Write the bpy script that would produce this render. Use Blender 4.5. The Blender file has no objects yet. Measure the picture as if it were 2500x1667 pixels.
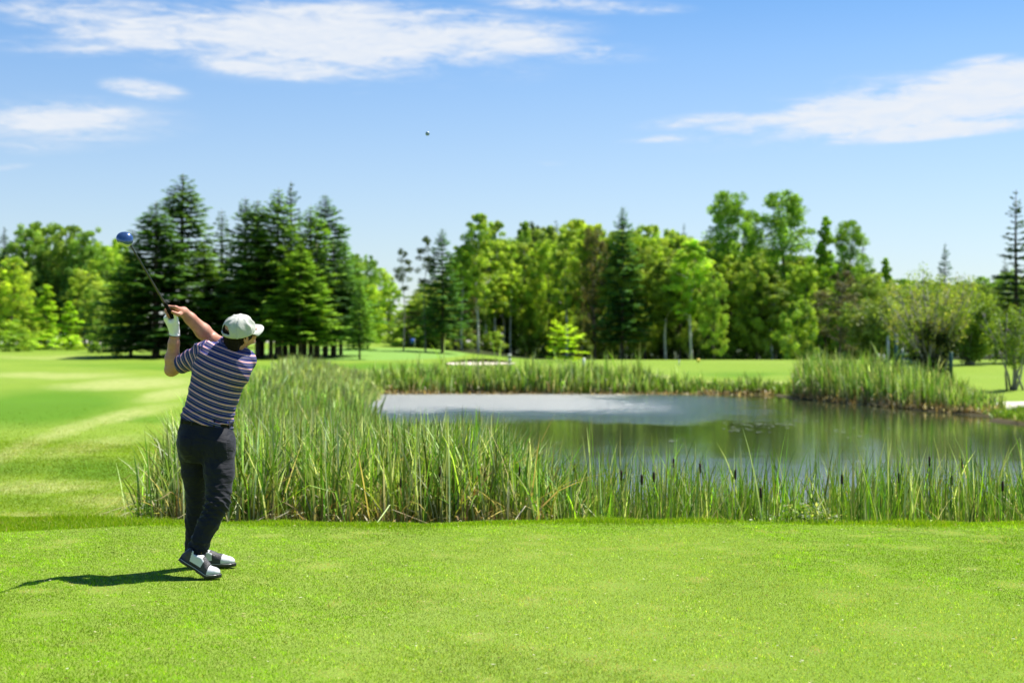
import bpy, math, random
import numpy as np
from mathutils import Vector, Matrix
random.seed(7)
RNG = np.random.default_rng(11)
SC = bpy.context.scene
COL = SC.collection
rad = math.radians

# ------------------------------------------------------------------ camera
F = 3267.0            # focal length in units of a 2352 px wide picture (50 mm lens)
HZ = 790.0            # picture row of the horizon
CH = 1.45             # camera height
cam = bpy.data.cameras.new('camera'); cam.lens = 50.0; cam.sensor_width = 36.0
cam.clip_start = 0.1; cam.clip_end = 6000; cam.shift_y = 6/2352
cam.dof.use_dof = True; cam.dof.focus_distance = 9.0; cam.dof.aperture_fstop = 2.3
camo = bpy.data.objects.new('camera', cam); COL.objects.link(camo)
camo.location = (0, 0, CH); camo.rotation_euler = (rad(90), 0, 0)
SC.camera = camo

# ------------------------------------------------------------------ light
SUNV = Vector((0.47, 0.25, 1.0)).normalized()
sl = bpy.data.lights.new('sun', 'SUN'); sl.energy = 5.0; sl.angle = rad(0.5); sl.color = (1.0, 0.95, 0.86)
slo = bpy.data.objects.new('sun', sl); COL.objects.link(slo)
slo.rotation_euler = SUNV.to_track_quat('Z', 'Y').to_euler(); slo.location = (20, 20, 60)
SC.view_settings.view_transform = 'Standard'; SC.view_settings.look = 'None'
SC.view_settings.exposure = 1.08; SC.view_settings.gamma = 1.0

W = bpy.data.worlds.new('World'); SC.world = W; W.use_nodes = True
wn = W.node_tree.nodes; wl = W.node_tree.links
wn.clear()
def WN(t, **k):
    n = wn.new(t)
    for a, b in k.items(): setattr(n, a, b)
    return n
def wm(op, a, b=None, c=None, clamp=False):
    n = wn.new('ShaderNodeMath'); n.operation = op; n.use_clamp = clamp
    for i, v in enumerate((a, b, c)):
        if v is None: continue
        if isinstance(v, (int, float)): n.inputs[i].default_value = v
        else: wl.new(v, n.inputs[i])
    return n.outputs[0]
sky = WN('ShaderNodeTexSky', sky_type='NISHITA', sun_disc=False)
sky.sun_elevation = math.asin(SUNV.z); sky.sun_rotation = math.atan2(SUNV.x, SUNV.y)
sky.altitude = 300; sky.air_density = 1.0; sky.dust_density = 0.0; sky.ozone_density = 6.0
tc = WN('ShaderNodeTexCoord'); sep = WN('ShaderNodeSeparateXYZ'); wl.new(tc.outputs['Generated'], sep.inputs[0])
X, Y, Z = sep.outputs
az = wm('ARCTAN2', X, Y); el = wm('ARCSINE', Z)
cmb = WN('ShaderNodeCombineXYZ'); wl.new(wm('MULTIPLY', az, 7.0), cmb.inputs[0]); wl.new(wm('MULTIPLY', el, 34.0), cmb.inputs[1])
nz = WN('ShaderNodeTexNoise'); nz.inputs['Scale'].default_value = 1.3; nz.inputs['Detail'].default_value = 9
nz.inputs['Roughness'].default_value = 0.58; nz.inputs['Distortion'].default_value = 0.55; wl.new(cmb.outputs[0], nz.inputs['Vector'])
nz2 = WN('ShaderNodeTexNoise'); nz2.inputs['Scale'].default_value = 5.5; nz2.inputs['Detail'].default_value = 8
nz2.inputs['Roughness'].default_value = 0.65; nz2.inputs['Distortion'].default_value = 1.0; wl.new(cmb.outputs[0], nz2.inputs['Vector'])
#        px    py   half-w half-h tilt(deg, + = rising right) strength
blobs = [(330, 45, 520, 62, 1, .72), (930, 45, 560, 52, -3, .8), (1180, 100, 400, 44, -5, .8), (700, 110, 720, 105, -2, .62), (2050, 245, 620, 100, 6, .62), (130, 280, 380, 75, 2, .55), (760, 95, 560, 78, -2, 1.15), (430, 70, 420, 62, 2, .95), (640, 150, 330, 45, -3, .85), (1130, 85, 330, 40, -6, .85), (200, 110, 330, 40, 0, .55),
         (1330, 12, 330, 26, -3, .7), (330, 205, 130, 30, -6, .8), (120, 268, 230, 44, 3, 1.0), (60, 335, 300, 30, 2, .42), (20, 384, 70, 10, 8, .45),
         (2080, 250, 420, 62, 7, 1.15), (2280, 215, 330, 85, 3, 1.15), (1850, 265, 360, 44, 9, .95), (1640, 275, 240, 26, 4, .6), (1560, 316, 170, 14, 3, .6),
         (2150, 300, 380, 26, 3, 1.0), (2250, 138, 110, 16, 5, .6), (1250, 377, 70, 11, 1, .5), (1130, 397, 50, 7, 1, .3), (832, 214, 40, 8, 0, .35), (60, 30, 200, 30, -3, .6)]
tot = None
for px, py, hw, hh, tl, st in blobs:
    U = (px-1176)/F; A0 = math.atan(U); V0 = math.atan((HZ-py)/F*math.cos(A0)); t = rad(tl)
    du = wm('SUBTRACT', az, A0); dv = wm('SUBTRACT', el, V0)
    p = wm('ADD', wm('MULTIPLY', du, math.cos(t)*F/hw), wm('MULTIPLY', dv, math.sin(t)*F/hw))
    q = wm('ADD', wm('MULTIPLY', du, -math.sin(t)*F/hh), wm('MULTIPLY', dv, math.cos(t)*F/hh))
    m = wm('MULTIPLY', wm('SUBTRACT', 1.0, wm('ADD', wm('MULTIPLY', p, p), wm('MULTIPLY', q, q)), clamp=True), st*1.12)
    m = wm('MULTIPLY', m, wm('ADD', wm('MULTIPLY', m, .75), .25))
    tot = m if tot is None else wm('MAXIMUM', tot, m)
nsum = wm('ADD', wm('MULTIPLY', wm('SUBTRACT', nz.outputs[0], 0.47), 2.9), wm('MULTIPLY', wm('SUBTRACT', nz2.outputs[0], 0.48), 1.6))
gate = wm('MULTIPLY', tot, 2.2, clamp=True)
mr = WN('ShaderNodeMapRange', interpolation_type='SMOOTHSTEP'); mr.inputs[1].default_value = .02; mr.inputs[2].default_value = 1.25
wl.new(wm('ADD', tot, wm('MULTIPLY', nsum, gate)), mr.inputs[0])
alpha = wm('MULTIPLY', mr.outputs[0], wm('ADD', .60, wm('MULTIPLY', nz2.outputs[0], .62)), clamp=True)
hs = WN('ShaderNodeHueSaturation'); hs.inputs['Saturation'].default_value = 1.0; hs.inputs['Value'].default_value = 1.0; wl.new(sky.outputs[0], hs.inputs['Color'])
mix = WN('ShaderNodeMix', data_type='RGBA'); sat = WN('ShaderNodeMapRange'); sat.inputs[1].default_value = .03; sat.inputs[2].default_value = .26; sat.inputs[3].default_value = .68; sat.inputs[4].default_value = 1.16; wl.new(el, sat.inputs[0]); wl.new(sat.outputs[0], hs.inputs['Saturation']); val = WN('ShaderNodeMapRange'); val.inputs[1].default_value = 0; val.inputs[2].default_value = .2; val.inputs[3].default_value = .80; val.inputs[4].default_value = 1.0; wl.new(el, val.inputs[0]); wl.new(val.outputs[0], hs.inputs['Value'])
wl.new(alpha, mix.inputs[0]); wl.new(hs.outputs[0], mix.inputs[6]); mix.inputs[7].default_value = (5.5, 5.8, 6.25, 1)
bg = WN('ShaderNodeBackground'); bg.inputs[1].default_value = 0.072; wl.new(mix.outputs[2], bg.inputs[0])
wo = WN('ShaderNodeOutputWorld'); wl.new(bg.outputs[0], wo.inputs[0])

# ------------------------------------------------------------------ helpers
def P(px, py, y):                      # a picture point at distance y, in metres
    return np.array([(px-1176)/F*y, y, CH-(py-HZ)/F*y])
def sm(a, b, x):
    t = np.clip((x-a)/(b-a), 0, 1); return t*t*(3-2*t)
def mesh(name, v, f, mat, parent=None, smooth=True, col=None, attrs=None, org=(0, 0, 0), mats=None, midx=None):
    """v: (n,3) ; f: (m,k) int array or a list of such arrays"""
    v = np.asarray(v, dtype=np.float32) - np.asarray(org, dtype=np.float32)
    fl = f if isinstance(f, list) else [f]
    fl = [np.asarray(a, dtype=np.int32) for a in fl if len(a)]
    me = bpy.data.meshes.new(name)
    me.vertices.add(len(v)); me.vertices.foreach_set('co', v.ravel())
    nl = sum(a.size for a in fl); nf = sum(len(a) for a in fl)
    me.loops.add(nl); me.loops.foreach_set('vertex_index', np.concatenate([a.ravel() for a in fl]))
    me.polygons.add(nf)
    starts = []; o = 0
    for a in fl:
        starts.append(o+np.arange(len(a))*a.shape[1]); o += a.size
    me.polygons.foreach_set('loop_start', np.concatenate(starts).astype(np.int32))
    me.polygons.foreach_set('use_smooth', np.full(nf, smooth))
    for m in (mats or [mat]): me.materials.append(m)
    if midx is not None: me.polygons.foreach_set('material_index', np.asarray(midx, dtype=np.int32))
    me.update(calc_edges=True)
    if col is not None:
        c = np.ones((len(v), 4), dtype=np.float32); c[:, :3] = col
        at = me.color_attributes.new('col', 'FLOAT_COLOR', 'POINT'); at.data.foreach_set('color', c.ravel())
    for k, a in (attrs or {}).items():
        at = me.attributes.new(k, 'FLOAT', 'POINT'); at.data.foreach_set('value', np.asarray(a, dtype=np.float32))
    o = bpy.data.objects.new(name, me); COL.objects.link(o)
    if parent is not None: o.parent = parent
    else: o.location = org
    return o
def tag(o, label, cat, group=None, kind=None):
    if label: o['label'] = label
    if cat: o['category'] = cat
    if group: o['group'] = group
    if kind: o['kind'] = kind
    return o
def empty(name, loc, label, cat, group=None):
    o = bpy.data.objects.new(name, None); COL.objects.link(o); o.location = loc; o.empty_display_size = .2
    return tag(o, label, cat, group)
def orth(d):
    d = np.asarray(d, float); d = d/np.linalg.norm(d)
    a = np.array([0, 0, 1.]) if abs(d[2]) < .9 else np.array([1., 0, 0])
    e1 = np.cross(a, d); e1 /= np.linalg.norm(e1); return d, e1, np.cross(d, e1)
def tube(pts, rs, n=8, cap=True):
    pts = np.asarray(pts, float); V = []; Fq = []; Ft = []
    for i, p in enumerate(pts):
        d = pts[min(i+1, len(pts)-1)]-pts[max(i-1, 0)]; _, e1, e2 = orth(d)
        if i and np.dot(e1, pe) < 0: e1, e2 = -e1, -e2
        pe = e1
        for k in range(n):
            a = 2*math.pi*k/n; V.append(p+rs[i]*(math.cos(a)*e1+math.sin(a)*e2))
    for i in range(len(pts)-1):
        for k in range(n):
            a = i*n+k; b = i*n+(k+1) % n; Fq.append((a, b, b+n, a+n))
    if cap:
        for base, c, flip in ((0, pts[0], 1), ((len(pts)-1)*n, pts[-1], 0)):
            V.append(c); ci = len(V)-1
            for k in range(n):
                t = (base+k, base+(k+1) % n, ci); Ft.append(t[::-1] if flip else t)
    return np.array(V), np.array(Fq).reshape(-1, 4), np.array(Ft).reshape(-1, 3)
def box(c, s, R=None):
    c = np.asarray(c, float); s = np.asarray(s, float)/2
    b = min(s)*.15
    v = []
    for x in (-1, 1):
        for y in (-1, 1):
            for z in (-1, 1): v.append((x*s[0], y*s[1], z*s[2]))
    v = np.array(v)
    if R is not None: v = v@np.asarray(R).T
    f = np.array([(0, 1, 3, 2), (4, 6, 7, 5), (0, 4, 5, 1), (2, 3, 7, 6), (0, 2, 6, 4), (1, 5, 7, 3)])
    return v+c, f, np.zeros((0, 3), int)
def merge(parts):
    V = []; Q = []; T = []; o = 0
    for v, q, t in parts:
        V.append(v); Q.append(np.asarray(q).reshape(-1, 4)+o); T.append(np.asarray(t).reshape(-1, 3)+o); o += len(v)
    return np.concatenate(V), [np.concatenate(Q).astype(int), np.concatenate(T).astype(int)]

# ------------------------------------------------------------------ materials
def newmat(name):
    m = bpy.data.materials.new(name); m.use_nodes = True; nt = m.node_tree; nt.nodes.clear()
    out = nt.nodes.new('ShaderNodeOutputMaterial'); return m, nt, out
def nd(nt, t, **k):
    n = nt.nodes.new(t)
    for a, b in k.items(): setattr(n, a, b)
    return n
def pm(name, rgb, rough=.6, metal=0, noise=0, nscale=20, bump=0, bscale=60, spec=.5, coat=0, bdist=.01):
    m, nt, out = newmat(name); b = nd(nt, 'ShaderNodeBsdfPrincipled'); L = nt.links
    b.inputs['Roughness'].default_value = rough; b.inputs['Metallic'].default_value = metal
    b.inputs['Specular IOR Level'].default_value = spec; b.inputs['Coat Weight'].default_value = coat
    tcn = nd(nt, 'ShaderNodeTexCoord')
    if noise:
        n = nd(nt, 'ShaderNodeTexNoise'); n.inputs['Scale'].default_value = nscale; n.inputs['Detail'].default_value = 5
        L.new(tcn.outputs['Object'], n.inputs['Vector'])
        r = nd(nt, 'ShaderNodeMapRange'); r.inputs[1].default_value = .3; r.inputs[2].default_value = .7
        r.inputs[3].default_value = 1-noise; r.inputs[4].default_value = 1+noise; L.new(n.outputs[0], r.inputs[0])
        v = nd(nt, 'ShaderNodeVectorMath', operation='SCALE'); v.inputs[0].default_value = rgb; L.new(r.outputs[0], v.inputs['Scale'])
        L.new(v.outputs[0], b.inputs['Base Color'])
    else: b.inputs['Base Color'].default_value = (*rgb, 1)
    if bump:
        n = nd(nt, 'ShaderNodeTexNoise'); n.inputs['Scale'].default_value = bscale; n.inputs['Detail'].default_value = 6
        L.new(tcn.outputs['Object'], n.inputs['Vector'])
        bp = nd(nt, 'ShaderNodeBump'); bp.inputs['Strength'].default_value = bump; bp.inputs['Distance'].default_value = bdist
        L.new(n.outputs[0], bp.inputs['Height']); L.new(bp.outputs[0], b.inputs['Normal'])
    L.new(b.outputs[0], out.inputs[0]); return m
def leafmat(name, use_obj=False, trans=.4, tint=(1.25, 1.25, .5), rough=.5, spec=.3, gloss=True):
    """thin leaf: reflects and lets light through; colour from the mesh (and the tree's own colour)"""
    m, nt, out = newmat(name); L = nt.links
    at = nd(nt, 'ShaderNodeAttribute', attribute_name='col'); c = at.outputs['Color']
    if use_obj:
        oi = nd(nt, 'ShaderNodeObjectInfo'); mx = nd(nt, 'ShaderNodeMix', data_type='RGBA', blend_type='MULTIPLY'); mx.inputs[0].default_value = 1
        L.new(c, mx.inputs[6]); L.new(oi.outputs['Color'], mx.inputs[7]); c = mx.outputs[2]
    d = nd(nt, 'ShaderNodeBsdfPrincipled'); d.inputs['Roughness'].default_value = rough; d.inputs['Specular IOR Level'].default_value = spec
    L.new(c, d.inputs['Base Color'])
    t = nd(nt, 'ShaderNodeBsdfTranslucent'); mt = nd(nt, 'ShaderNodeMix', data_type='RGBA', blend_type='MULTIPLY'); mt.inputs[0].default_value = 1
    mt.inputs[7].default_value = (*tint, 1); L.new(c, mt.inputs[6]); L.new(mt.outputs[2], t.inputs[0])
    ms = nd(nt, 'ShaderNodeMixShader'); ms.inputs[0].default_value = trans; L.new(d.outputs[0], ms.inputs[1]); L.new(t.outputs[0], ms.inputs[2])
    L.new(ms.outputs[0], out.inputs[0]); return m

# ------------------------------------------------------------------ terrain
POND = np.array([(-6.9, 63), (-6.5, 66.5), (-3, 67.6), (3, 67.4), (8, 67.6), (12.2, 66.2), (12.3, 61.6), (13.4, 56.5), (14.3, 53), (15.0, 49.5), (15.6, 46.5),
                 (15.0, 43.5), (15.1, 40.5), (14.2, 34), (14.4, 24), (11.5, 13.4), (7, 12.7), (3, 12.55), (.9, 12.6), (.4, 15.5), (-.2, 19.6), (-1.2, 21.0), (-2.3, 23), (-4.2, 40), (-6.1, 56)])
def sd_poly(x, y, poly):
    """signed distance, negative inside"""
    d = np.full(x.shape, 1e9); ins = np.zeros(x.shape, bool); n = len(poly)
    for i in range(n):
        a = poly[i]; b = poly[(i+1) % n]; e = b-a
        wx = x-a[0]; wy = y-a[1]; t = np.clip((wx*e[0]+wy*e[1])/(e@e), 0, 1)
        d = np.minimum(d, np.hypot(wx-t*e[0], wy-t*e[1]))
        c = ((a[1] > y) != (b[1] > y)) & (x < (b[0]-a[0])*(y-a[1])/(b[1]-a[1]+1e-12)+a[0]); ins ^= c
    return np.where(ins, -d, d)
WZ = -0.9
def gz(x, y):
    x = np.asarray(x, float); y = np.asarray(y, float)
    edge = 11.5+.12*np.sin(x*1.1)+.05*np.sin(x*3.1+1)+.25*sm(-2.5, -5, x)
    z = -.5*sm(edge, edge+1.9, y)
    z = z+.3*sm(45, 72, y)+.36*sm(70, 88, y)+.19*sm(88, 122, y)
    z = z+.75*sm(-12, -40, x)*sm(105, 160, y)
    z = z+2.2*np.exp(-((x+15)/15)**2-((y-185)/38)**2)
    z = z+.16*np.exp(-((x-14.5)/7)**2-((y-92)/7)**2)
    z = z+.22*np.exp(-((x+15)/6)**2-((y-62)/7)**2)+.14*sm(-3, -8, x)*np.sin(y*.42+x*.25)*sm(15, 20, y)*(1-sm(38, 60, y))
    z = z-.95*sm(98, 165, y)*sm(-12, 4, x)*(x < 400)
    z = z+.12*np.sin(x*.12+1)*np.sin(y*.09)*sm(18, 30, y)*(1-sm(60, 100, y))
    z = z+.35*np.exp(-((x+11)/4.5)**2-((y-36)/5)**2)
    s = sd_poly(x, y, POND+.0); s = s+.12*np.sin(x*2.3+y)+.1*np.sin(y*1.7-x*.6)*(y > 20)
    bw = np.where(y < 16, 1.0, 3.5)
    z = np.where(s > 0, WZ+.06+(z-WZ-.06)*sm(0, 1, s/bw), WZ+.06-.9*sm(0, 1.6, -s))
    return z
def land(px, py, y0=6, y1=420):
    """where the ray through a picture point meets the ground"""
    ys = np.geomspace(y0, y1, 5000); xs = (px-1176)/F*ys; g = gz(xs, ys)
    pr = HZ-(g-CH)/ys*F
    k = np.nonzero(pr <= py)[0]; k = k[0] if len(k) else len(ys)-1
    return np.array([xs[k], ys[k], g[k]])

# ground sheet
ys = np.concatenate([np.linspace(-30, 3, 12), np.geomspace(3.2, 420, 760), np.geomspace(450, 5000, 14)])
us = np.concatenate([np.linspace(-3, -.52, 26), np.linspace(-.5, .5, 520), np.linspace(.52, 3, 26)])
GX = us[None, :]*(np.maximum(ys, 0)[:, None]+4); GY = np.repeat(ys[:, None], len(us), 1)
GZ = gz(GX, GY)
ny_, nx_ = GX.shape
ii = np.arange(ny_*nx_).reshape(ny_, nx_)
gq = np.stack([ii[:-1, :-1], ii[:-1, 1:], ii[1:, 1:], ii[1:, :-1]], -1).reshape(-1, 4)
gv = np.stack([GX, GY, GZ], -1).reshape(-1, 3)
def wob(x, y, s, sd=0):
    r = np.random.default_rng(sd); o = np.zeros(np.shape(x))
    for i in range(6):
        a = r.uniform(0, 6.28); k = s*r.uniform(.6, 1.8); o = o+np.sin((x*math.cos(a)+y*math.sin(a))*k+r.uniform(0, 6.28))
    return o/6
gx, gy = gv[:, 0], gv[:, 1]
pxs = 1176+F*gx/np.maximum(gy, .1); pys = HZ-(gv[:, 2]-CH)/np.maximum(gy, .1)*F
w1 = wob(gx, gy, .35, 1)
lush_shade = np.clip(.5+.9*wob(gx, gy, .22, 2), 0, 1)*.45
dry = np.clip(wob(gx, gy, .8, 3)*.9, 0, 1)*.4
# darker rough on the left with painted hollow shade, paler mown path beside it
def band(cx, cy, rx, ry, rot=0):
    t = rad(rot); a = (gx-cx)*math.cos(t)+(gy-cy)*math.sin(t); b = -(gx-cx)*math.sin(t)+(gy-cy)*math.cos(t)
    return np.clip(1.35-np.sqrt((a/rx)**2+(b/ry)**2)+.18*w1, 0, 1)
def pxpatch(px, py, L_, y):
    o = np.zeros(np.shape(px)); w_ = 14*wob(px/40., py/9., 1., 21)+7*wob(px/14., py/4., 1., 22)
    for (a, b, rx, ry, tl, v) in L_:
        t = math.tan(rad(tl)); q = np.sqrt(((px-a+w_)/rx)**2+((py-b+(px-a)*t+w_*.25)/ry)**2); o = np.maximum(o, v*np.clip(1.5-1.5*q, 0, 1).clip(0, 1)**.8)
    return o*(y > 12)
LUSH_SHADE_P = [(90, 935, 270, 52, 4, 1.3), (230, 1078, 190, 36, 0, .9), (40, 1075, 160, 24, 0, .7), (330, 962, 90, 14, 0, .8), (480, 845, 340, 9, 0, .8), (300, 838, 300, 6, 0, .6), (880, 842, 300, 11, 0, .9), (60, 1150, 120, 14, 0, .5), (1150, 815, 140, 9, -4, .8), (1700, 858, 170, 9, 0, .8)]  # deeper green turf, with shade of hollow and wood edge painted in
DRY_P = [(30, 1040, 150, 20, 22, .9), (150, 990, 130, 18, 16, .85), (280, 955, 140, 16, 12, .85), (390, 905, 90, 16, 10, 1.0), (290, 882, 210, 16, 2, 1.2), (120, 862, 220, 9, 0, .9), (200, 1025, 160, 20, 8, .7), (90, 1118, 200, 18, 2, .9), (260, 1150, 140, 20, 0, .8), (130, 1185, 260, 12, 0, .9),
         (640, 862, 120, 10, 0, .7), (760, 880, 90, 12, 0, .8), (620, 885, 90, 12, 0, .8), (950, 853, 160, 8, 0, .6), (100, 820, 160, 5, 0, .6), (1680, 882, 230, 10, 0, 1.3), (1500, 868, 60, 9, 0, 1.2)]
lu = pxpatch(pxs, pys, LUSH_SHADE_P, gy); dr = pxpatch(pxs, pys, DRY_P, gy)
far = sm(16, 40, gy)
lush_shade = np.where(gy > 12, np.maximum(lush_shade*.6*(1-dr), lu), lush_shade)
dry = np.where(gy > 12, np.maximum(dry*.5*(1-lu), dr), dry*.75)
# putting green on the rise beyond the pond: the palest, finest turf
ge = np.sqrt(((pxs-800)/262)**2+((pys-813)/14.5)**2)
green = np.where((gy > 85) & (pys < 830), np.clip((1.08-ge)*12, 0, 1), 0)
mud = sm(.5, -.15, sd_poly(gx, gy, POND)) * (gy > 14)
edgez = 11.5+.12*np.sin(gx*1.1)+.05*np.sin(gx*3.1+1)+.25*sm(-2.5, -5, gx)
mud = np.maximum(mud, sm(.3, .8, gy-edgez)*(gy < 20)*(gx > -3.9)*.9)
MASS = np.array([(-3.7, 12.9), (-3.9, 15), (-4.3, 18), (-5.2, 26), (-7.2, 40), (-9.3, 57), (-9.0, 67), (-6.3, 67), (-6.9, 63), (-6.1, 56), (-4.2, 40), (-2.3, 23), (-1.2, 21.0), (-.2, 19.6), (.4, 15.5), (.9, 12.6)])
mud = np.maximum(mud, .8*sm(.3, -.3, sd_poly(gx, gy, MASS)))
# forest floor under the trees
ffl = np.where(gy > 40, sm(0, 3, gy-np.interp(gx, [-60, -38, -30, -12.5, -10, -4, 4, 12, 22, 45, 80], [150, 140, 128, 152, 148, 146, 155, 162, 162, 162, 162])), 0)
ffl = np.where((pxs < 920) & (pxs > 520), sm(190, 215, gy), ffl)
m, nt, out = newmat('turf'); L = nt.links
bs = nd(nt, 'ShaderNodeBsdfPrincipled'); bs.inputs['Roughness'].default_value = .75; bs.inputs['Specular IOR Level'].default_value = .05
def at(nm): return nd(nt, 'ShaderNodeAttribute', attribute_name=nm).outputs['Fac']
def mixc(f, a, b):
    x = nd(nt, 'ShaderNodeMix', data_type='RGBA')
    if isinstance(f, float): x.inputs[0].default_value = f
    else: L.new(f, x.inputs[0])
    for i, c in ((6, a), (7, b)):
        if isinstance(c, tuple): x.inputs[i].default_value = (*c, 1)
        else: L.new(c, x.inputs[i])
    return x.outputs[2]
geo = nd(nt, 'ShaderNodeNewGeometry')
def noi(sc, det=5, lo=.35, hi=.65, vec=None, ro=.6):
    n = nd(nt, 'ShaderNodeTexNoise'); n.inputs['Scale'].default_value = sc; n.inputs['Detail'].default_value = det; n.inputs['Roughness'].default_value = ro
    L.new(vec or geo.outputs['Position'], n.inputs['Vector'])
    r = nd(nt, 'ShaderNodeMapRange'); r.inputs[1].default_value = lo; r.inputs[2].default_value = hi; L.new(n.outputs[0], r.inputs[0]); return r.outputs[0], n.outputs[0]
G_MAIN = (.160, .240, .028); G_LUSH_SHADE = (.082, .180, .010); G_DRY = (.28, .32, .10); G_STRAW = (.40, .36, .19)
c = mixc(noi(1.1)[0], G_MAIN, (.180, .262, .030))
c = mixc(at('lush_shade'), c, G_LUSH_SHADE)
nfd, _ = noi(3.5, 6, .38, .72)
mm = nd(nt, 'ShaderNodeMath', operation='MULTIPLY'); L.new(at('dry'), mm.inputs[0]); 
ad = nd(nt, 'ShaderNodeMath', operation='ADD'); ad.inputs[1].default_value = .45; L.new(nfd, ad.inputs[0]); L.new(ad.outputs[0], mm.inputs[1]); mm.use_clamp = True
c = mixc(mm.outputs[0], c, G_DRY)
st, _ = noi(2.2, 8, .66, .74, ro=.7); c = mixc(st, c, G_STRAW)
fine, fr = noi(70, 4, .3, .7); c = mixc(.0, c, c)
dk = nd(nt, 'ShaderNodeMapRange'); dk.inputs[3].default_value = .62; dk.inputs[4].default_value = 1.35; L.new(fine, dk.inputs[0])
vs = nd(nt, 'ShaderNodeVectorMath', operation='SCALE'); L.new(c, vs.inputs[0]); L.new(dk.outputs[0], vs.inputs['Scale']); c = vs.outputs[0]
c = mixc(at('green'), c, (.155, .275, .055))
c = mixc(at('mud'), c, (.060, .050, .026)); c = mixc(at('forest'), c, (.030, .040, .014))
L.new(c, bs.inputs['Base Color'])
bp = nd(nt, 'ShaderNodeBump'); bp.inputs['Strength'].default_value = .55; bp.inputs['Distance'].default_value = .012; L.new(fr, bp.inputs['Height']); L.new(bp.outputs[0], bs.inputs['Normal'])
L.new(bs.outputs[0], out.inputs[0]); TURF = m
go = mesh('ground', gv, gq, TURF, attrs=dict(lush_shade=lush_shade, dry=dry, green=green, mud=mud, forest=ffl))
tag(go, None, None, kind='structure')

# ------------------------------------------------------------------ water
m, nt, out = newmat('pond_water'); L = nt.links
bs = nd(nt, 'ShaderNodeBsdfPrincipled'); bs.inputs['Base Color'].default_value = (.030, .042, .018, 1); bs.inputs['Roughness'].default_value = .03
bs.inputs['IOR'].default_value = 3.0
geo = nd(nt, 'ShaderNodeNewGeometry'); sp = nd(nt, 'ShaderNodeSeparateXYZ'); L.new(geo.outputs['Position'], sp.inputs[0])
def mrn(x, a, b):
    r = nd(nt, 'ShaderNodeMapRange', interpolation_type='SMOOTHSTEP'); r.inputs[1].default_value = a; r.inputs[2].default_value = b; L.new(x, r.inputs[0]); return r.outputs[0]
def mth(op, a, b):
    n = nd(nt, 'ShaderNodeMath', operation=op)
    for i, v in enumerate((a, b)):
        if isinstance(v, (int, float)): n.inputs[i].default_value = v
        else: L.new(v, n.inputs[i])
    return n.outputs[0]
def wnoise(sx, sy, det, ro=.55):
    mp = nd(nt, 'ShaderNodeMapping'); mp.inputs['Scale'].default_value = (sx, sy, 1); L.new(geo.outputs['Position'], mp.inputs[0])
    n = nd(nt, 'ShaderNodeTexNoise'); n.inputs['Scale'].default_value = 1; n.inputs['Detail'].default_value = det; n.inputs['Roughness'].default_value = ro; L.new(mp.outputs[0], n.inputs['Vector']); return n.outputs[0]
msk = mth('MULTIPLY', mrn(mth('ADD', sp.outputs[1], mth('MULTIPLY', wnoise(.25, .12, 3), 14)), 47, 63), mrn(mth('ADD', sp.outputs[0], mth('MULTIPLY', wnoise(.3, .3, 3), 6)), 14.0, 3.0))
nearr = mrn(mth('ADD', sp.outputs[1], mth('MULTIPLY', wnoise(.35, .5, 3), 8)), 37, 23)
L.new(mth('ADD', mth('ADD', mth('MULTIPLY', msk, .42), mth('MULTIPLY', nearr, .38)), .03), bs.inputs['Roughness'])
rip = wnoise(4.0, 9.0, 4, .6); calm = wnoise(.45, 5.5, 3)
hgt = mth('ADD', mth('MULTIPLY', mth('MULTIPLY', rip, .16), mth('ADD', msk, .008)), mth('MULTIPLY', mth('MULTIPLY', calm, .0085), mth('ADD', mrn(sp.outputs[1], 46, 18), .16)))
bp = nd(nt, 'ShaderNodeBump'); bp.inputs['Strength'].default_value = 1; bp.inputs['Distance'].default_value = 1; L.new(hgt, bp.inputs['Height']); L.new(bp.outputs[0], bs.inputs['Normal'])
L.new(bs.outputs[0], out.inputs[0])
wv = np.array([(-9.5, 12.2), (17.5, 12.2), (17.5, 45), (16.6, 52), (14, 69), (-9.5, 69)])
wv = np.c_[wv, np.full(len(wv), WZ)]
tag(mesh('water', wv, np.array([[0, 1, 2, 3, 4, 5]]), m, smooth=False), None, None, kind='structure')
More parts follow.
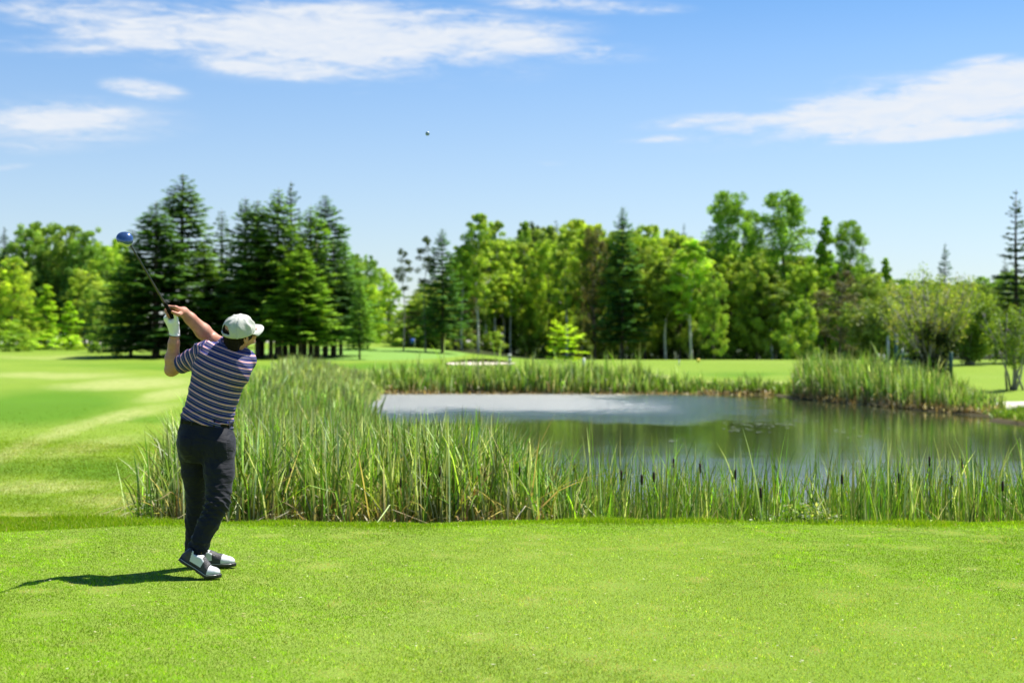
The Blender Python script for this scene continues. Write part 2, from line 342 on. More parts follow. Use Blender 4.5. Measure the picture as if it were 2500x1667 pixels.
# ------------------------------------------------------------------ implicit surfaces (numpy surface nets)
class Field:
    def __init__(s, lo, hi, h):
        s.o = np.array(lo, float); s.h = h; s.n = np.ceil((np.array(hi)-s.o)/h).astype(int)+1
        s.D = np.full(tuple(s.n), .5, dtype=np.float32)
    def sub(s, lo, hi):
        a = np.clip(np.floor((np.array(lo)-s.o)/s.h).astype(int), 0, s.n); b = np.clip(np.ceil((np.array(hi)-s.o)/s.h).astype(int)+1, 0, s.n)
        sl = tuple(slice(i, j) for i, j in zip(a, b))
        ax = [s.o[i]+s.h*np.arange(a[i], b[i]) for i in range(3)]
        return sl, np.stack(np.meshgrid(*ax, indexing='ij'), -1)
    def add(s, fn, lo, hi, k=.01, mode='u'):
        pad = k+3*s.h+.012
        sl, p = s.sub(np.array(lo)-pad, np.array(hi)+pad)
        if 0 in p.shape: return
        d = fn(p); D = s.D[sl]
        if mode == 'u':
            if k > 0:
                hh = np.clip(k-np.abs(D-d), 0, None)/k; s.D[sl] = np.minimum(D, d)-hh*hh*k*.25
            else: s.D[sl] = np.minimum(D, d)
        elif mode == 's':
            s.D[sl] = np.maximum(D, -d)
    def cone(s, a, b, ra, rb, k=.01, mode='u'):
        a = np.asarray(a, float); b = np.asarray(b, float); r = max(ra, rb)
        def fn(p):
            e = b-a; w = p-a; t = np.clip((w@e)/max(e@e, 1e-9), 0, 1)
            return np.linalg.norm(w-t[..., None]*e, axis=-1)-(ra+(rb-ra)*t)
        s.add(fn, np.minimum(a, b)-r, np.maximum(a, b)+r, k, mode)
    def chain(s, pts, rs, k=.01):
        for i in range(len(pts)-1): s.cone(pts[i], pts[i+1], rs[i], rs[i+1], k)
    def ell(s, c, r, R=None, k=.01, mode='u'):
        c = np.asarray(c, float); r = np.asarray(r, float); R = np.eye(3) if R is None else np.asarray(R)
        def fn(p):
            q = (p-c)@R      # columns of R are the axes
            k0 = np.linalg.norm(q/r, axis=-1); k1 = np.linalg.norm(q/(r*r), axis=-1)
            return k0*(k0-1)/np.maximum(k1, 1e-6)
        m = r.max(); s.add(fn, c-m, c+m, k, mode)
    def cut(s, c, n):
        """keep the side n points to"""
        sl, p = s.sub(s.o, s.o+s.h*s.n); n = np.asarray(n, float); n = n/np.linalg.norm(n)
        s.D = np.maximum(s.D, (-((p-np.asarray(c))@n)).astype(np.float32))
    def nets(s):
        D = s.D; S = D < 0; n = np.array(D.shape)
        c = np.zeros(n-1, np.int8)
        offs = [(i, j, k) for i in (0, 1) for j in (0, 1) for k in (0, 1)]
        for i, j, k in offs: c += S[i:n[0]-1+i, j:n[1]-1+j, k:n[2]-1+k]
        act = (c > 0) & (c < 8); ci = np.argwhere(act); idx = -np.ones(n-1, np.int64); idx[act] = np.arange(len(ci))
        pos = np.zeros((len(ci), 3)); cnt = np.zeros(len(ci))
        for a in offs:
            for ax in range(3):
                if a[ax]: continue
                b = list(a); b[ax] = 1
                da = D[ci[:, 0]+a[0], ci[:, 1]+a[1], ci[:, 2]+a[2]]; db = D[ci[:, 0]+b[0], ci[:, 1]+b[1], ci[:, 2]+b[2]]
                x = (da < 0) != (db < 0); t = np.where(x, da/np.where(x, da-db, 1), 0)
                q = np.array(a, float)[None]+t[:, None]*(np.array(b)-np.array(a)); pos[x] += q[x]; cnt[x] += 1
        V = (ci+pos/cnt[:, None])*s.h+s.o
        Q = []
        for ax in range(3):
            b, cc = (ax+1) % 3, (ax+2) % 3
            s0 = [slice(None)]*3; s1 = [slice(None)]*3
            s0[ax] = slice(0, n[ax]-1); s1[ax] = slice(1, n[ax])
            for z in (b, cc): s0[z] = slice(1, n[z]-1); s1[z] = slice(1, n[z]-1)
            A = S[tuple(s0)]; B = S[tuple(s1)]; e = np.argwhere(A != B); ins = A[tuple(e.T)]
            e[:, b] += 1; e[:, cc] += 1
            def cell(db, dc):
                f = e.copy(); f[:, b] += db; f[:, cc] += dc; return idx[f[:, 0], f[:, 1], f[:, 2]]
            q = np.stack([cell(-1, -1), cell(0, -1), cell(0, 0), cell(-1, 0)], -1)
            q[~ins] = q[~ins][:, ::-1]; Q.append(q)
        Q = np.concatenate(Q); Q = Q[(Q >= 0).all(1)]
        return V, Q
def vnormals(V, Q):
    n = np.cross(V[Q[:, 2]]-V[Q[:, 0]], V[Q[:, 3]]-V[Q[:, 1]]); N = np.zeros_like(V)
    for k in range(4): np.add.at(N, Q[:, k], n)
    return N/np.maximum(np.linalg.norm(N, axis=1, keepdims=True), 1e-12)
def relax(V, Q, it=2, f=.5):
    for _ in range(it):
        A = np.zeros_like(V); c = np.zeros(len(V))
        for i in range(4):
            a = Q[:, i]; b = Q[:, (i+1) % 4]
            np.add.at(A, a, V[b]); np.add.at(A, b, V[a]); np.add.at(c, a, 1); np.add.at(c, b, 1)
        V = V+f*(A/np.maximum(c, 1)[:, None]-V)
    return V
def loft(secs, e1, e2, axis, p=2.4):
    """secs: (centre, half width, half depth) in order along axis"""
    C = np.array([s[0] for s in secs]); w = C@axis; a = np.array([s[1] for s in secs]); b = np.array([s[2] for s in secs])
    def fn(q):
        t = q@axis; cx = np.stack([np.interp(t, w, C[:, i]) for i in range(3)], -1); A = np.interp(t, w, a); B = np.interp(t, w, b)
        r = q-cx; d = (((np.abs(r@e1)/A)**p+(np.abs(r@e2)/B)**p)**(1/p)-1)*np.minimum(A, B)
        return np.maximum(d, np.maximum(w[0]-t, t-w[-1]))
    m = max(a.max(), b.max())
    return fn, C.min(0)-m, C.max(0)+m
unit = lambda v: np.asarray(v, float)/np.linalg.norm(v)

# ------------------------------------------------------------------ the golfer
m, nt, out = newmat('skin'); L = nt.links; bs = nd(nt, 'ShaderNodeBsdfPrincipled')
bs.inputs['Base Color'].default_value = (.43, .20, .125, 1); bs.inputs['Roughness'].default_value = .48; bs.inputs['Subsurface Weight'].default_value = .12
bs.inputs['Subsurface Radius'].default_value = (.02, .007, .004); bs.inputs['Subsurface Scale'].default_value = .4
tcn = nd(nt, 'ShaderNodeTexCoord'); n = nd(nt, 'ShaderNodeTexNoise'); n.inputs['Scale'].default_value = 22; n.inputs['Detail'].default_value = 5; L.new(tcn.outputs['Object'], n.inputs['Vector'])
cr = nd(nt, 'ShaderNodeValToRGB'); cr.color_ramp.elements[0].position = .3; cr.color_ramp.elements[0].color = (.36, .15, .09, 1); cr.color_ramp.elements[1].position = .7; cr.color_ramp.elements[1].color = (.50, .25, .165, 1)
L.new(n.outputs[0], cr.inputs[0]); L.new(cr.outputs[0], bs.inputs['Base Color'])
bp = nd(nt, 'ShaderNodeBump'); bp.inputs['Strength'].default_value = .3; bp.inputs['Distance'].default_value = .004; n2 = nd(nt, 'ShaderNodeTexNoise'); n2.inputs['Scale'].default_value = 90; L.new(tcn.outputs['Object'], n2.inputs['Vector'])
L.new(n2.outputs[0], bp.inputs['Height']); L.new(bp.outputs[0], bs.inputs['Normal']); L.new(bs.outputs[0], out.inputs[0]); SKIN = m

ORG = np.array([-2.03, 9.0, 0.0])
# joints
pel = P(472, 1000, 9.05); lhip = P(440, 1012, 9.08); rhip = P(503, 1012, 9.02)
lknee = P(451, 1142, 9.16); lank = P(449, 1268, 9.22)
rknee = P(498, 1156, 8.90); rank = P(449, 1266, 8.84)
wst = P(475, 968, 9.05); chest = P(512, 838, 9.05); nbase = P(530, 800, 9.09)
lsh = P(470, 806, 9.03); lelb = P(395, 847, 9.16); lwri = P(401, 768, 9.10)
rsh = P(562, 824, 9.10); relb = P(484, 778, 9.27); rwri = P(421, 716, 9.14)
# head frame
hup = unit((.06, -.47, .86)); hf = np.array([.70, .68, .0]); hf = unit(hf-(hf@hup)*hup); hs_ = unit(np.cross(hf, hup))   # hs_ = his right
HR = np.stack([hs_, hf, hup], 1)
hc = P(552, 762, 9.02)
H = lambda s, f, u: hc+s*hs_+f*hf+u*hup
# club
butt = P(402, 737, 9.11); chead = P(294, 553, 8.08)
g = unit(chead-butt); e1 = unit(np.array([1., 0, 0])-g[0]*g); e2 = np.cross(g, e1); e2 = e2 if e2[2] > 0 else -e2
def around(s, deg, r): return butt+g*s+r*(math.cos(rad(deg))*e1+math.sin(rad(deg))*e2)

B = Field((-2.32, 8.55, -.0), (-1.5, 9.6, 1.86), .0045)
# core and legs (under the clothes)
B.chain([pel, wst, chest, nbase], [.10, .09, .085, .045], .03)
B.cone(chest+np.array([-.06, 0, .03]), lsh, .06, .05, .03); B.cone(chest+np.array([.06, 0, .03]), rsh, .06, .05, .03)
for a, b, c in ((lhip, lknee, lank), (rhip, rknee, rank)):
    B.cone(pel, a, .10, .08, .03); B.cone(a, b, .075, .05, .03); B.cone(b, b+(c-b)*.35, .05, .052, .02); B.cone(b+(c-b)*.35, c, .052, .036, .02)
    B.cone(c, c-np.array([0, 0, .03]), .036, .03, .01)
# arms
B.cone(lsh, lsh+(lelb-lsh)*.5, .056, .052, .03); B.cone(lsh+(lelb-lsh)*.45, lelb, .052, .044, .02)
fm = lelb+(lwri-lelb)*.3+np.array([-.002, 0, 0]); B.chain([lelb, fm, lelb+(lwri-lelb)*.75, lwri], [.043, .046, .034, .028], .02)
B.cone(lelb+np.array([-.012, .0, -.014]), lelb+np.array([-.002, 0, -.004]), .03, .03, .02)
B.cone(rsh, relb, .058, .048, .02); fr_ = relb+(rwri-relb)*.28; B.chain([relb, fr_, relb+(rwri-relb)*.75, rwri], [.048, .050, .037, .031], .02)
# neck, head
nk = H(0, -.035, -.075)
B.cone(nbase-np.array([0, 0, .02]), nk, .062, .058, .02)
B.ell(H(0, -.008, .025), (.076, .096, .088), HR, .01); B.ell(H(0, .035, -.045), (.057, .058, .062), HR, .03)     # skull, jaw
B.ell(H(0, .085, -.09), (.022, .018, .018), HR, .025)                                                            # chin
B.cone(H(0, .094, .0), H(0, .114, -.032), .009, .0125, .01); B.ell(H(.0, .108, -.036), (.016, .012, .009), HR, .008)   # nose
for s in (-1, 1):
    B.ell(H(s*.03, .088, .012), (.02, .012, .008), HR, .012)                # brow
    B.ell(H(s*.04, .07, -.03), (.022, .02, .018), HR, .02)                  # cheek
    B.ell(H(s*.03, .1, -.004), (.014, .012, .009), HR, .006, 's')          # eye socket
    B.ell(H(s*.03, .087, -.004), (.013, .012, .011), HR, .003)             # eyelid
    B.ell(H(s*.078, -.005, -.018), (.007, .019, .032), HR, .006); B.ell(H(s*.086, -.008, -.014), (.006, .010, .018), HR, .004, 's')  # ear
B.ell(H(0, .098, -.062), (.023, .010, .006), HR, .005); B.ell(H(0, .096, -.072), (.019, .010, .007), HR, .005); B.ell(H(0, .108, -.0665), (.02, .007, .0012), HR, .001, 's')
# right (bare) hand: knuckles toward his right forearm, fingers over the top of the grip and round
def hand(Fd, wr, ss, kn, pip, dip, tip, rk, rr, thumb, k=.010, grow=0.):
    kp = []
    for i in range(4):
        s = ss[i]; o = (0, .004, .001, -.004)[i]
        K = around(s[0], kn+i*3, rk+o); A = around(s[1], pip+i*4, rr+.009); C_ = around(s[2], dip, rr+.001); T = around(s[2]-.004, tip-i*5, rr-.001)
        r = (.0098, .0100, .0096, .0086)[i]+grow
        Fd.cone(wr+(K-wr)*.12, K, .0155+grow, .0115+grow, .013)      # metacarpal
        kp.append(K)
        Fd.ell(K, (.0125+grow,)*3, None, .006); Fd.cone(K, A, r*1.05, r, .003); Fd.cone(A, C_, r, r*.95, .003); Fd.cone(C_, T, r*.95, r*.85, .003)
    Fd.chain(thumb, [.0165+grow, .0125+grow, .0112+grow, .0098+grow], .006)
rs_ = [(.150, .156, .158), (.130, .135, .136), (.110, .114, .114), (.092, .094, .093)]
rth = [rwri+(around(.11, -8, .05)-rwri)*.35, around(.118, -8, .052), around(.138, -14, .036), around(.160, -22, .0235)]
B.cone(rwri, rwri+(around(.12, 25, .05)-rwri)*.5, .030, .024, .015)
hand(B, rwri, rs_, 38, 98, 172, 235, .044, .0225, rth)
# left hand inside the glove
lp = lwri
B.cone(lwri, around(.045, 250, .035), .028, .02, .015)
V, Q = B.nets(); V = relax(V, Q, 1, .35)
person = mesh('person', V, Q, SKIN, org=ORG)
tag(person, 'golfer in striped polo, dark trousers and light cap, seen from behind, both arms raised', 'person')
del B
BOX = dict(parent=person, org=ORG)

# glove
GL = Field(lwri-.14, lwri+.16, .0032)
GL.cone(lwri-unit(lwri-lelb)*.001+np.array([0, 0, -.006]), lwri+np.array([0, 0, .02]), .0345, .031, .006)
ls_ = [(.086, .090, .090), (.066, .069, .069), (.047, .049, .048), (.028, .030, .029)]
lth = [lwri+np.array([.012, -.004, .022]), around(.045, -55, .046), around(.075, -32, .032), around(.108, -12, .027)]
hand(GL, lwri+np.array([0, -.004, .012]), ls_, 205, 140, 70, 10, .040, .0225, lth, grow=.0014)
GL.cone(lwri+np.array([.0, -.006, .016]), around(.055, 262, .036), .029, .024, .012)
GL.cone(lwri+np.array([0.006, -.006, .03]), around(.06, 300, .034), .022, .018, .012)
gd = unit(lwri-lelb); GL.cut(lwri-gd*.006, gd+np.array([-.15, 0, 0]))
GL.cone(lwri-gd*.04, lwri+gd*.004, .0305, .0305, 0, 's')
V, Q = GL.nets(); V = relax(V, Q, 1, .4)
GM = pm('white_glove_leather', (.72, .72, .74), .5, bump=.4, bscale=50, noise=.06)
glove = mesh('glove', V, Q, GM, **BOX)
BK = pm('black_elastic', (.008, .008, .01), .6)
def on_glove(p, R=.002): return p
v, q, t = tube([lwri-gd*.004+.0355*(math.cos(a)*orth(gd)[1]+math.sin(a)*orth(gd)[2])+np.array([0, 0, .0]) for a in np.linspace(0, 2*math.pi, 25)], [.0027]*25, 6, False)
mesh('glove_cuff', v, [q, t], pm('blue_black_edge', (.01, .02, .05), .5), parent=glove, org=ORG)
bv = []
for px_, py_, yy, r in ((384.5, 735.5, 9.062, .0085), (392.5, 748, 9.066, .0095)):
    bv.append(P(px_, py_, yy))
for c_ in bv:
    fl = Field(c_-.03, c_+.03, .003); fl.ell(c_, (.0085, .012, .0075), None, 0); V, Q = fl.nets(); mesh('glove_patch', V, Q, BK, parent=glove, org=ORG)

# wrinkle displacement
def waves(V, dirs, seed=0, warp=.02, wf=14):
    r = np.random.default_rng(seed); o = np.zeros(len(V))
    wv_ = np.zeros(len(V))
    for i in range(5):
        d = unit(r.normal(size=3)); wv_ += np.sin(V@d*wf*r.uniform(.6, 1.6)+r.uniform(0, 6))
    for d, freq, amp in dirs:
        o += amp*(1-2*np.abs(np.sin((V@unit(d)+warp*wv_)*freq+r.uniform(0, 6))))
    return o, wv_
# trousers
TR = Field((-2.32, 8.58, .0), (-1.55, 9.5, 1.06), .006)
ax = unit(P(477, 940, 9.05)-P(466, 1060, 9.05)); tx = unit(np.array([1, .0, 0])-ax[0]*ax); ty = np.cross(ax, tx)
fn, lo, hi = loft([(P(471, 1062, 9.05), .145, .10), (P(471, 1030, 9.05), .172, .122), (P(472, 1000, 9.05), .178, .126), (P(474.5, 975, 9.05), .166, .118), (P(477, 955, 9.05), .157, .11)], tx, ty, ax, 2.3)
TR.add(fn, lo, hi, .02)
TR.ell(P(440, 1020, 8.965), (.082, .075, .09), None, .04); TR.ell(P(503, 1024, 8.955), (.085, .075, .09), None, .04)
TR.chain([P(441, 1020, 9.07), P(447, 1085, 9.10), P(453, 1142, 9.15), P(451, 1200, 9.18), P(450, 1272, 9.22)], [.098, .082, .071, .070, .074], .02)
TR.chain([P(503, 1020, 9.02), P(503, 1085, 8.96), P(500, 1155, 8.90)], [.106, .092, .077], .03)
TR.chain([P(500, 1155, 8.90), P(478, 1203, 8.87), P(462, 1240, 8.85), P(449, 1276, 8.84)], [.076, .066, .062, .068], .02)
TR.cut(P(450, 1283, 9.0), (-.42, 0, 1)) if False else None
rd = unit(P(500, 1155, 8.90)-P(449, 1276, 8.84))
def cutnear(c, n, box):
    sl, p = TR.sub(*box); n = unit(n); TR.D[sl] = np.maximum(TR.D[sl], -((p-c)@n).astype(np.float32))
lowr = (np.array([-2.3, 8.6, 0]), np.array([-1.6, 9.015, .3])); lowl = (np.array([-2.3, 9.03, 0]), np.array([-1.6, 9.5, .3]))
cutnear(P(454, 1281, 8.84), unit(np.array([-.55, 0, 1.])), lowr); cutnear(P(450, 1288, 9.22), (0, 0, 1.), lowl)
TR.cone(P(445, 1292, 8.84), P(456, 1266, 8.84), .057, .054, 0, 's'); TR.cone(P(450, 1310, 9.22), P(450, 1275, 9.22), .064, .060, 0, 's')
TR.cut(P(477, 960, 9.05), -ax)
V, Q = TR.nets(); V = relax(V, Q, 2, .5); N = vnormals(V, Q)
isr = sm(.0, .1, (V[:, 1] < 9.03)*1.0)
zz = V[:, 2]
o1, wv_ = waves(V, [((.75, .1, .65), 50, .0040), ((-.3, .3, .9), 85, .0028)], 3)
o2, _ = waves(V, [((.9, .2, .35), 62, .0045), ((.2, .1, 1), 90, .0035)], 5)
o3, _ = waves(V, [((.5, .1, -.8), 26, .003), ((.9, .1, .3), 40, .0018)], 8)
low = sm(.42, .12, zz); knee = np.exp(-((zz-.44)/.07)**2)
disp = np.where(V[:, 1] < 9.04, o1*(.5+knee*2.2)+o2*low*2.6, o1*.6+o2*low*.6)*(1-.55*sm(.75, .9, zz))+o3*.7
disp *= 1-sm(.93, .96, zz)
V = V+N*np.clip(disp*.6, -.008, .008)[:, None]; V = relax(V, Q, 1, .3)
m, nt, out = newmat('navy_cotton'); L = nt.links; bs = nd(nt, 'ShaderNodeBsdfPrincipled'); bs.inputs['Base Color'].default_value = (.013, .014, .019, 1); bs.inputs['Roughness'].default_value = .72
bs.inputs['Sheen Weight'].default_value = .10; bs.inputs['Sheen Tint'].default_value = (.6, .6, .75, 1); bs.inputs['Specular IOR Level'].default_value = .15
tcn = nd(nt, 'ShaderNodeTexCoord'); n = nd(nt, 'ShaderNodeTexNoise'); n.inputs['Scale'].default_value = 16; n.inputs['Detail'].default_value = 4; n.inputs['Distortion'].default_value = .8
mp = nd(nt, 'ShaderNodeMapping'); mp.inputs['Scale'].default_value = (.6, .6, 1.5); mp.inputs['Rotation'].default_value = (.3, .5, 0); L.new(tcn.outputs['Object'], mp.inputs[0]); L.new(mp.outputs[0], n.inputs['Vector'])
bp = nd(nt, 'ShaderNodeBump'); bp.inputs['Strength'].default_value = .6; bp.inputs['Distance'].default_value = .02; L.new(n.outputs[0], bp.inputs['Height']); L.new(bp.outputs[0], bs.inputs['Normal']); L.new(bs.outputs[0], out.inputs[0]); NAVY = m
trousers = mesh('trousers', V, Q, NAVY, **BOX)
N = vnormals(V, Q); pp = np.stack([1176+F*V[:, 0]/V[:, 1], HZ-(V[:, 2]-CH)/V[:, 1]*F], 1)
for poly in ([(411, 1000), (440, 1006), (439, 1044), (426, 1058), (414, 1048)], [(492, 1010), (521, 1012), (523, 1050), (508, 1062), (495, 1052)]):
    ins = (sd_poly(pp[:, 0], pp[:, 1], np.array(poly, float)) < 0) & (N[:, 1] < -.05); qs = Q[ins[Q].all(1)]; ids, inv = np.unique(qs, return_inverse=True)
    if len(qs): mesh('back_pocket', V[ids]+N[ids]*.0035, inv.reshape(-1, 4), NAVY, parent=trousers, org=ORG).modifiers.new('t', 'SOLIDIFY').thickness = .004
def ring(c, a, b, e1, e2, up, h, th, mat, name, parent, p=2.3, n=72):
    V = []; Fq = []
    for k in range(n):
        t = 2*math.pi*k/n; x = abs(math.cos(t))**(2/p)*math.copysign(1, math.cos(t)); y = abs(math.sin(t))**(2/p)*math.copysign(1, math.sin(t))
        for (dr, dh) in ((0, -h/2), (th, -h/2+th*.5), (th, h/2-th*.5), (0, h/2)): V.append(c+e1*x*(a+dr)+e2*y*(b+dr)+up*dh)
    for k in range(n):
        for j in range(4):
            A = k*4+j; B_ = k*4+(j+1) % 4; C_ = ((k+1) % n)*4+(j+1) % 4; D_ = ((k+1) % n)*4+j; Fq.append((A, D_, C_, B_))
    return mesh(name, np.array(V), np.array(Fq), mat, parent=parent, org=ORG)
belt = ring(P(475.5, 969, 9.05), .162, .114, tx, ty, ax, .036, .005, pm('black_belt_leather', (.004, .004, .004), .6, spec=.2), 'belt', person)
for an in (-1.95, -1.2, -.45, -2.6):
    cx_, sy_ = math.cos(an), math.sin(an); c = P(475.5, 968, 9.05)+tx*abs(cx_)**(2/2.3)*math.copysign(.168, cx_)+ty*abs(sy_)**(2/2.3)*math.copysign(.120, sy_)
    nn_ = unit(cx_*tx+sy_*ty*1.3); t_ = np.cross(ax, nn_); v, q, t = box(c, (.012, .004, .05), np.stack([t_, nn_, ax], 1)); mesh('belt_loop', v, [q], NAVY, parent=trousers, org=ORG)
# back pocket seam on the left seat
pts_ = [P(407+2, 1002, 8.95), P(430, 1006, 8.905), P(441, 1009, 8.90), P(440, 1030, 8.885), P(437, 1052, 8.915), P(425, 1058, 8.925)]

# shirt
SH = Field((-2.3, 8.78, .88), (-1.58, 9.36, 1.56), .005)
sa = unit(P(516, 812, 9.05)-P(474, 972, 9.05)); sx = unit(np.array([1, .06, 0])-np.dot([1, .06, 0], sa)*sa); sy = np.cross(sa, sx)
fn, lo, hi = loft([(P(473, 985, 9.05), .172, .127), (P(474.5, 970, 9.05), .172, .126), (P(483.5, 935, 9.05), .158, .120), (P(495, 890, 9.05), .164, .120), (P(507, 850, 9.06), .181, .124), (P(514.5, 826, 9.06), .184, .113), (P(519, 806, 9.06), .165, .085)], sx, sy, sa, 2.35)
SH.add(fn, lo, hi, .02)
SH.cone(P(474, 812, 9.03), P(524, 806, 9.06), .072, .075, .04); SH.cone(P(560, 829, 9.09), P(532, 806, 9.06), .066, .068, .04)
SH.ell(P(485, 845, 8.985), (.085, .07, .11), None, .05); SH.ell(P(545, 850, 8.99), (.08, .07, .11), None, .05)
slend = P(414, 838, 9.13); sdir = unit(slend-P(470, 806, 9.03))
SH.cone(P(470, 808, 9.03), slend+sdir*.02, .068, .063, .03)
sl, p = SH.sub(slend-.12, slend+np.array([.06, .12, .12])); SH.D[sl] = np.maximum(SH.D[sl], ((p-slend)@unit(sdir+np.array([-.1, 0, .1]))).astype(np.float32))
SH.cone(slend-sdir*.03, slend+sdir*.08, .0545, .056, 0, 's')
SH.cone(rsh, relb+(rsh-relb)*.45, .068, .065, .03)   # right sleeve, hidden across the chest
SH.cut(P(474, 973, 9.05)+np.array([0, 0, .0]), sa+np.array([0.0, 0, 0]))
V, Q = SH.nets(); V = relax(V, Q, 2, .5); N = vnormals(V, Q)
so, swv = waves(V, [((.35, .3, .9), 58, .0026), ((.65, .2, .75), 36, .0028), ((-.5, .2, .8), 44, .0014)], 12, .016, 11)
lowb = sm(1.15, .98, V[:, 2]); up_ = sm(1.3, 1.42, V[:, 2])
so2, _ = waves(V, [((-.25, .1, 1), 74, .0030)], 22, .014, 12)
V = V+N*(np.clip(so*(.55+.5*up_)+so2*lowb, -.007, .007))[:, None]
arm = ((V-P(470, 806, 9.03))@sdir); seam = V[:, 0]-.58*(V[:, 2]-P(0, 830, 9.03)[2]) < P(450, 0, 9.03)[0]
stx = unit(sa+.115*sx); tors = (V-P(474, 972, 9.05))@stx + .02*(((V-P(474, 972, 9.05))@sx)/.18)**2*np.sign(-1)
st_ = np.where(seam & (V[:, 2] > P(0, 868, 9.05)[2]) & (V[:, 0] < P(452, 0, 9.05)[0]+(V[:, 2] > P(0, 842, 9.05)[2])), arm+.013, tors)+.0016*swv
m, nt, out = newmat('striped_knit'); L = nt.links; bs = nd(nt, 'ShaderNodeBsdfPrincipled'); bs.inputs['Roughness'].default_value = .62; bs.inputs['Specular IOR Level'].default_value = .2
a_ = nd(nt, 'ShaderNodeAttribute', attribute_name='stripe'); mu = nd(nt, 'ShaderNodeMath', operation='MULTIPLY'); mu.inputs[1].default_value = 1/.0405; L.new(a_.outputs['Fac'], mu.inputs[0])
fr2 = nd(nt, 'ShaderNodeMath', operation='FRACT'); L.new(mu.outputs[0], fr2.inputs[0]); cr = nd(nt, 'ShaderNodeValToRGB'); cr.color_ramp.interpolation = 'CONSTANT'
stops = [(0, (.008, .009, .020)), (.10, (.035, .045, .22)), (.17, (.008, .009, .020)), (.27, (.40, .36, .50)), (.315, (.008, .009, .020)), (.41, (.05, .055, .27)), (.49, (.010, .010, .03)),
         (.585, (.70, .60, .70)), (.635, (.05, .03, .12)), (.665, (.66, .14, .13)), (.745, (.70, .56, .64)), (.81, (.012, .012, .05)), (.90, (.045, .05, .25))]
for i, (p_, c_) in enumerate(stops):
    e = cr.color_ramp.elements[i] if i < 2 else cr.color_ramp.elements.new(p_); e.position = p_; e.color = (*c_, 1)
L.new(fr2.outputs[0], cr.inputs[0]); L.new(cr.outputs[0], bs.inputs['Base Color']); L.new(bs.outputs[0], out.inputs[0])
shirt = mesh('shirt', V, Q, m, attrs=dict(stripe=st_+1.0), **BOX)
# collar
nd_ = unit(nk-nbase+np.array([0, 0, .03])); CO = Field(nbase-.16, nbase+.16, .0045)
c0 = nbase+np.array([0.004, -.022, .012])
CO.cone(c0-nd_*.02, c0+nd_*.03, .092, .078, 0)
CO.cone(c0-nd_*.09, c0+nd_*.15, .070, .070, 0, 's'); CO.cut(c0+nd_*.034, -nd_); CO.cut(c0-nd_*.03, nd_)
V, Q = CO.nets(); V = relax(V, Q, 2, .5)
if len(Q): mesh('collar', V, Q, pm('violet_collar_knit', (.12, .10, .24), .7, bump=.3, bscale=80), parent=shirt, org=ORG)

# hair
HA = Field(hc-.19, hc+.17, .0045)
HA.ell(H(0, -.012, .010), (.0845, .0995, .092), HR, .0); HA.ell(H(0, -.066, -.062), (.070, .040, .060), HR, .03); HA.ell(H(0, -.062, -.095), (.058, .036, .048), HR, .03)
sl, p = HA.sub(HA.o, HA.o+HA.h*HA.n); q_ = p-hc; u_ = q_@hup; f_ = q_@hf
HA.D = np.maximum(HA.D, (f_-.052+np.maximum(0, -u_-.03)*.7).astype(np.float32)); HA.D = np.maximum(HA.D, (u_-.050).astype(np.float32))
HA.ell(H(.092, .012, -.022), (.02, .016, .026), HR, 0, 's')
V, Q = HA.nets(); V = relax(V, Q, 1, .5); N = vnormals(V, Q); ho, _ = waves(V, [(hs_, 260, .0022), (hs_*.8+hf*.4, 170, .002)], 4, .004, 30); V = V+N*ho[:, None]
mesh('hair', V, Q, pm('dark_brown_hair', (.009, .006, .0045), .7, spec=.15, noise=.4, nscale=60, bump=.6, bscale=120), **BOX)

# cap: six sewn panels, arched opening over the strap
def cap_pt(a, e, grow=0):      # a: angle from the front (+ = his right), e: 0 rim .. 1 top
    th = e*math.pi/2; r = math.cos(th)**.82 if e < 1 else 0; seamd = abs(((a/(math.pi/3)) % 1)-.5)*2
    rr = 1+.012*(1-seamd**6)*math.sin(th*1.6) - .0
    return H(.0885*rr*r*math.sin(a), (.107*rr*r*math.cos(a))-.011, .006+.106*math.sin(th)**.93*rr) + grow*0
na, ne = 96, 26; rng = np.random.default_rng(2); Vc = []
for j in range(ne+1):
    for i in range(na):
        a = 2*math.pi*i/na; p = cap_pt(a, j/ne); d = unit(p-H(0, -.01, .02)); Vc.append(p+d*.0045*(1-2*abs(math.sin(a*4.5+1+.6*math.sin(j*.35))))*math.sin(min(1, j/ne*1.2)*3)*(.35+.65*abs(math.sin(a*1.5+.4)))-.0035*(abs((a/(math.pi/3)+.5) % 1-.5) < .04))
Vc = np.array(Vc); Fc = []; keep = []
for j in range(ne):
    for i in range(na):
        a = 2*math.pi*(i+.5)/na; da = abs(a-math.pi); e = (j+.5)/ne
        if e > .10 and (da/.55)**2+((e-.10)/.32)**2 < 1: continue
        Fc.append((j*na+i, j*na+(i+1) % na, (j+1)*na+(i+1) % na, (j+1)*na+i))
Fc = np.array(Fc)[:, ::-1]
CAPM = pm('khaki_cap_cloth', (.43, .44, .40), .8, bump=.45, bscale=28, noise=.05, bdist=.012)
cap = mesh('cap', Vc, Fc, CAPM, **BOX)
so_ = cap.modifiers.new('thick', 'SOLIDIFY'); so_.thickness = .003; so_.offset = 1
nb, nr = 30, 9; Vb = []
for j in range(nr):
    for i in range(nb+1):
        a = (i/nb-.5)*2*1.12; w = j/(nr-1); ext = .068*math.cos(a*.98)**.55*w
        x = .0885*math.sin(a)*(1-.04*w); y = .104*math.cos(a)-.010+ext; Vb.append(H(x, y, .008-.014*(math.sin(a)**2)*w*1.6-.012*w*w))
Vb = np.array(Vb); Fb = np.array([(j*(nb+1)+i, j*(nb+1)+i+1, (j+1)*(nb+1)+i+1, (j+1)*(nb+1)+i) for j in range(nr-1) for i in range(nb)])
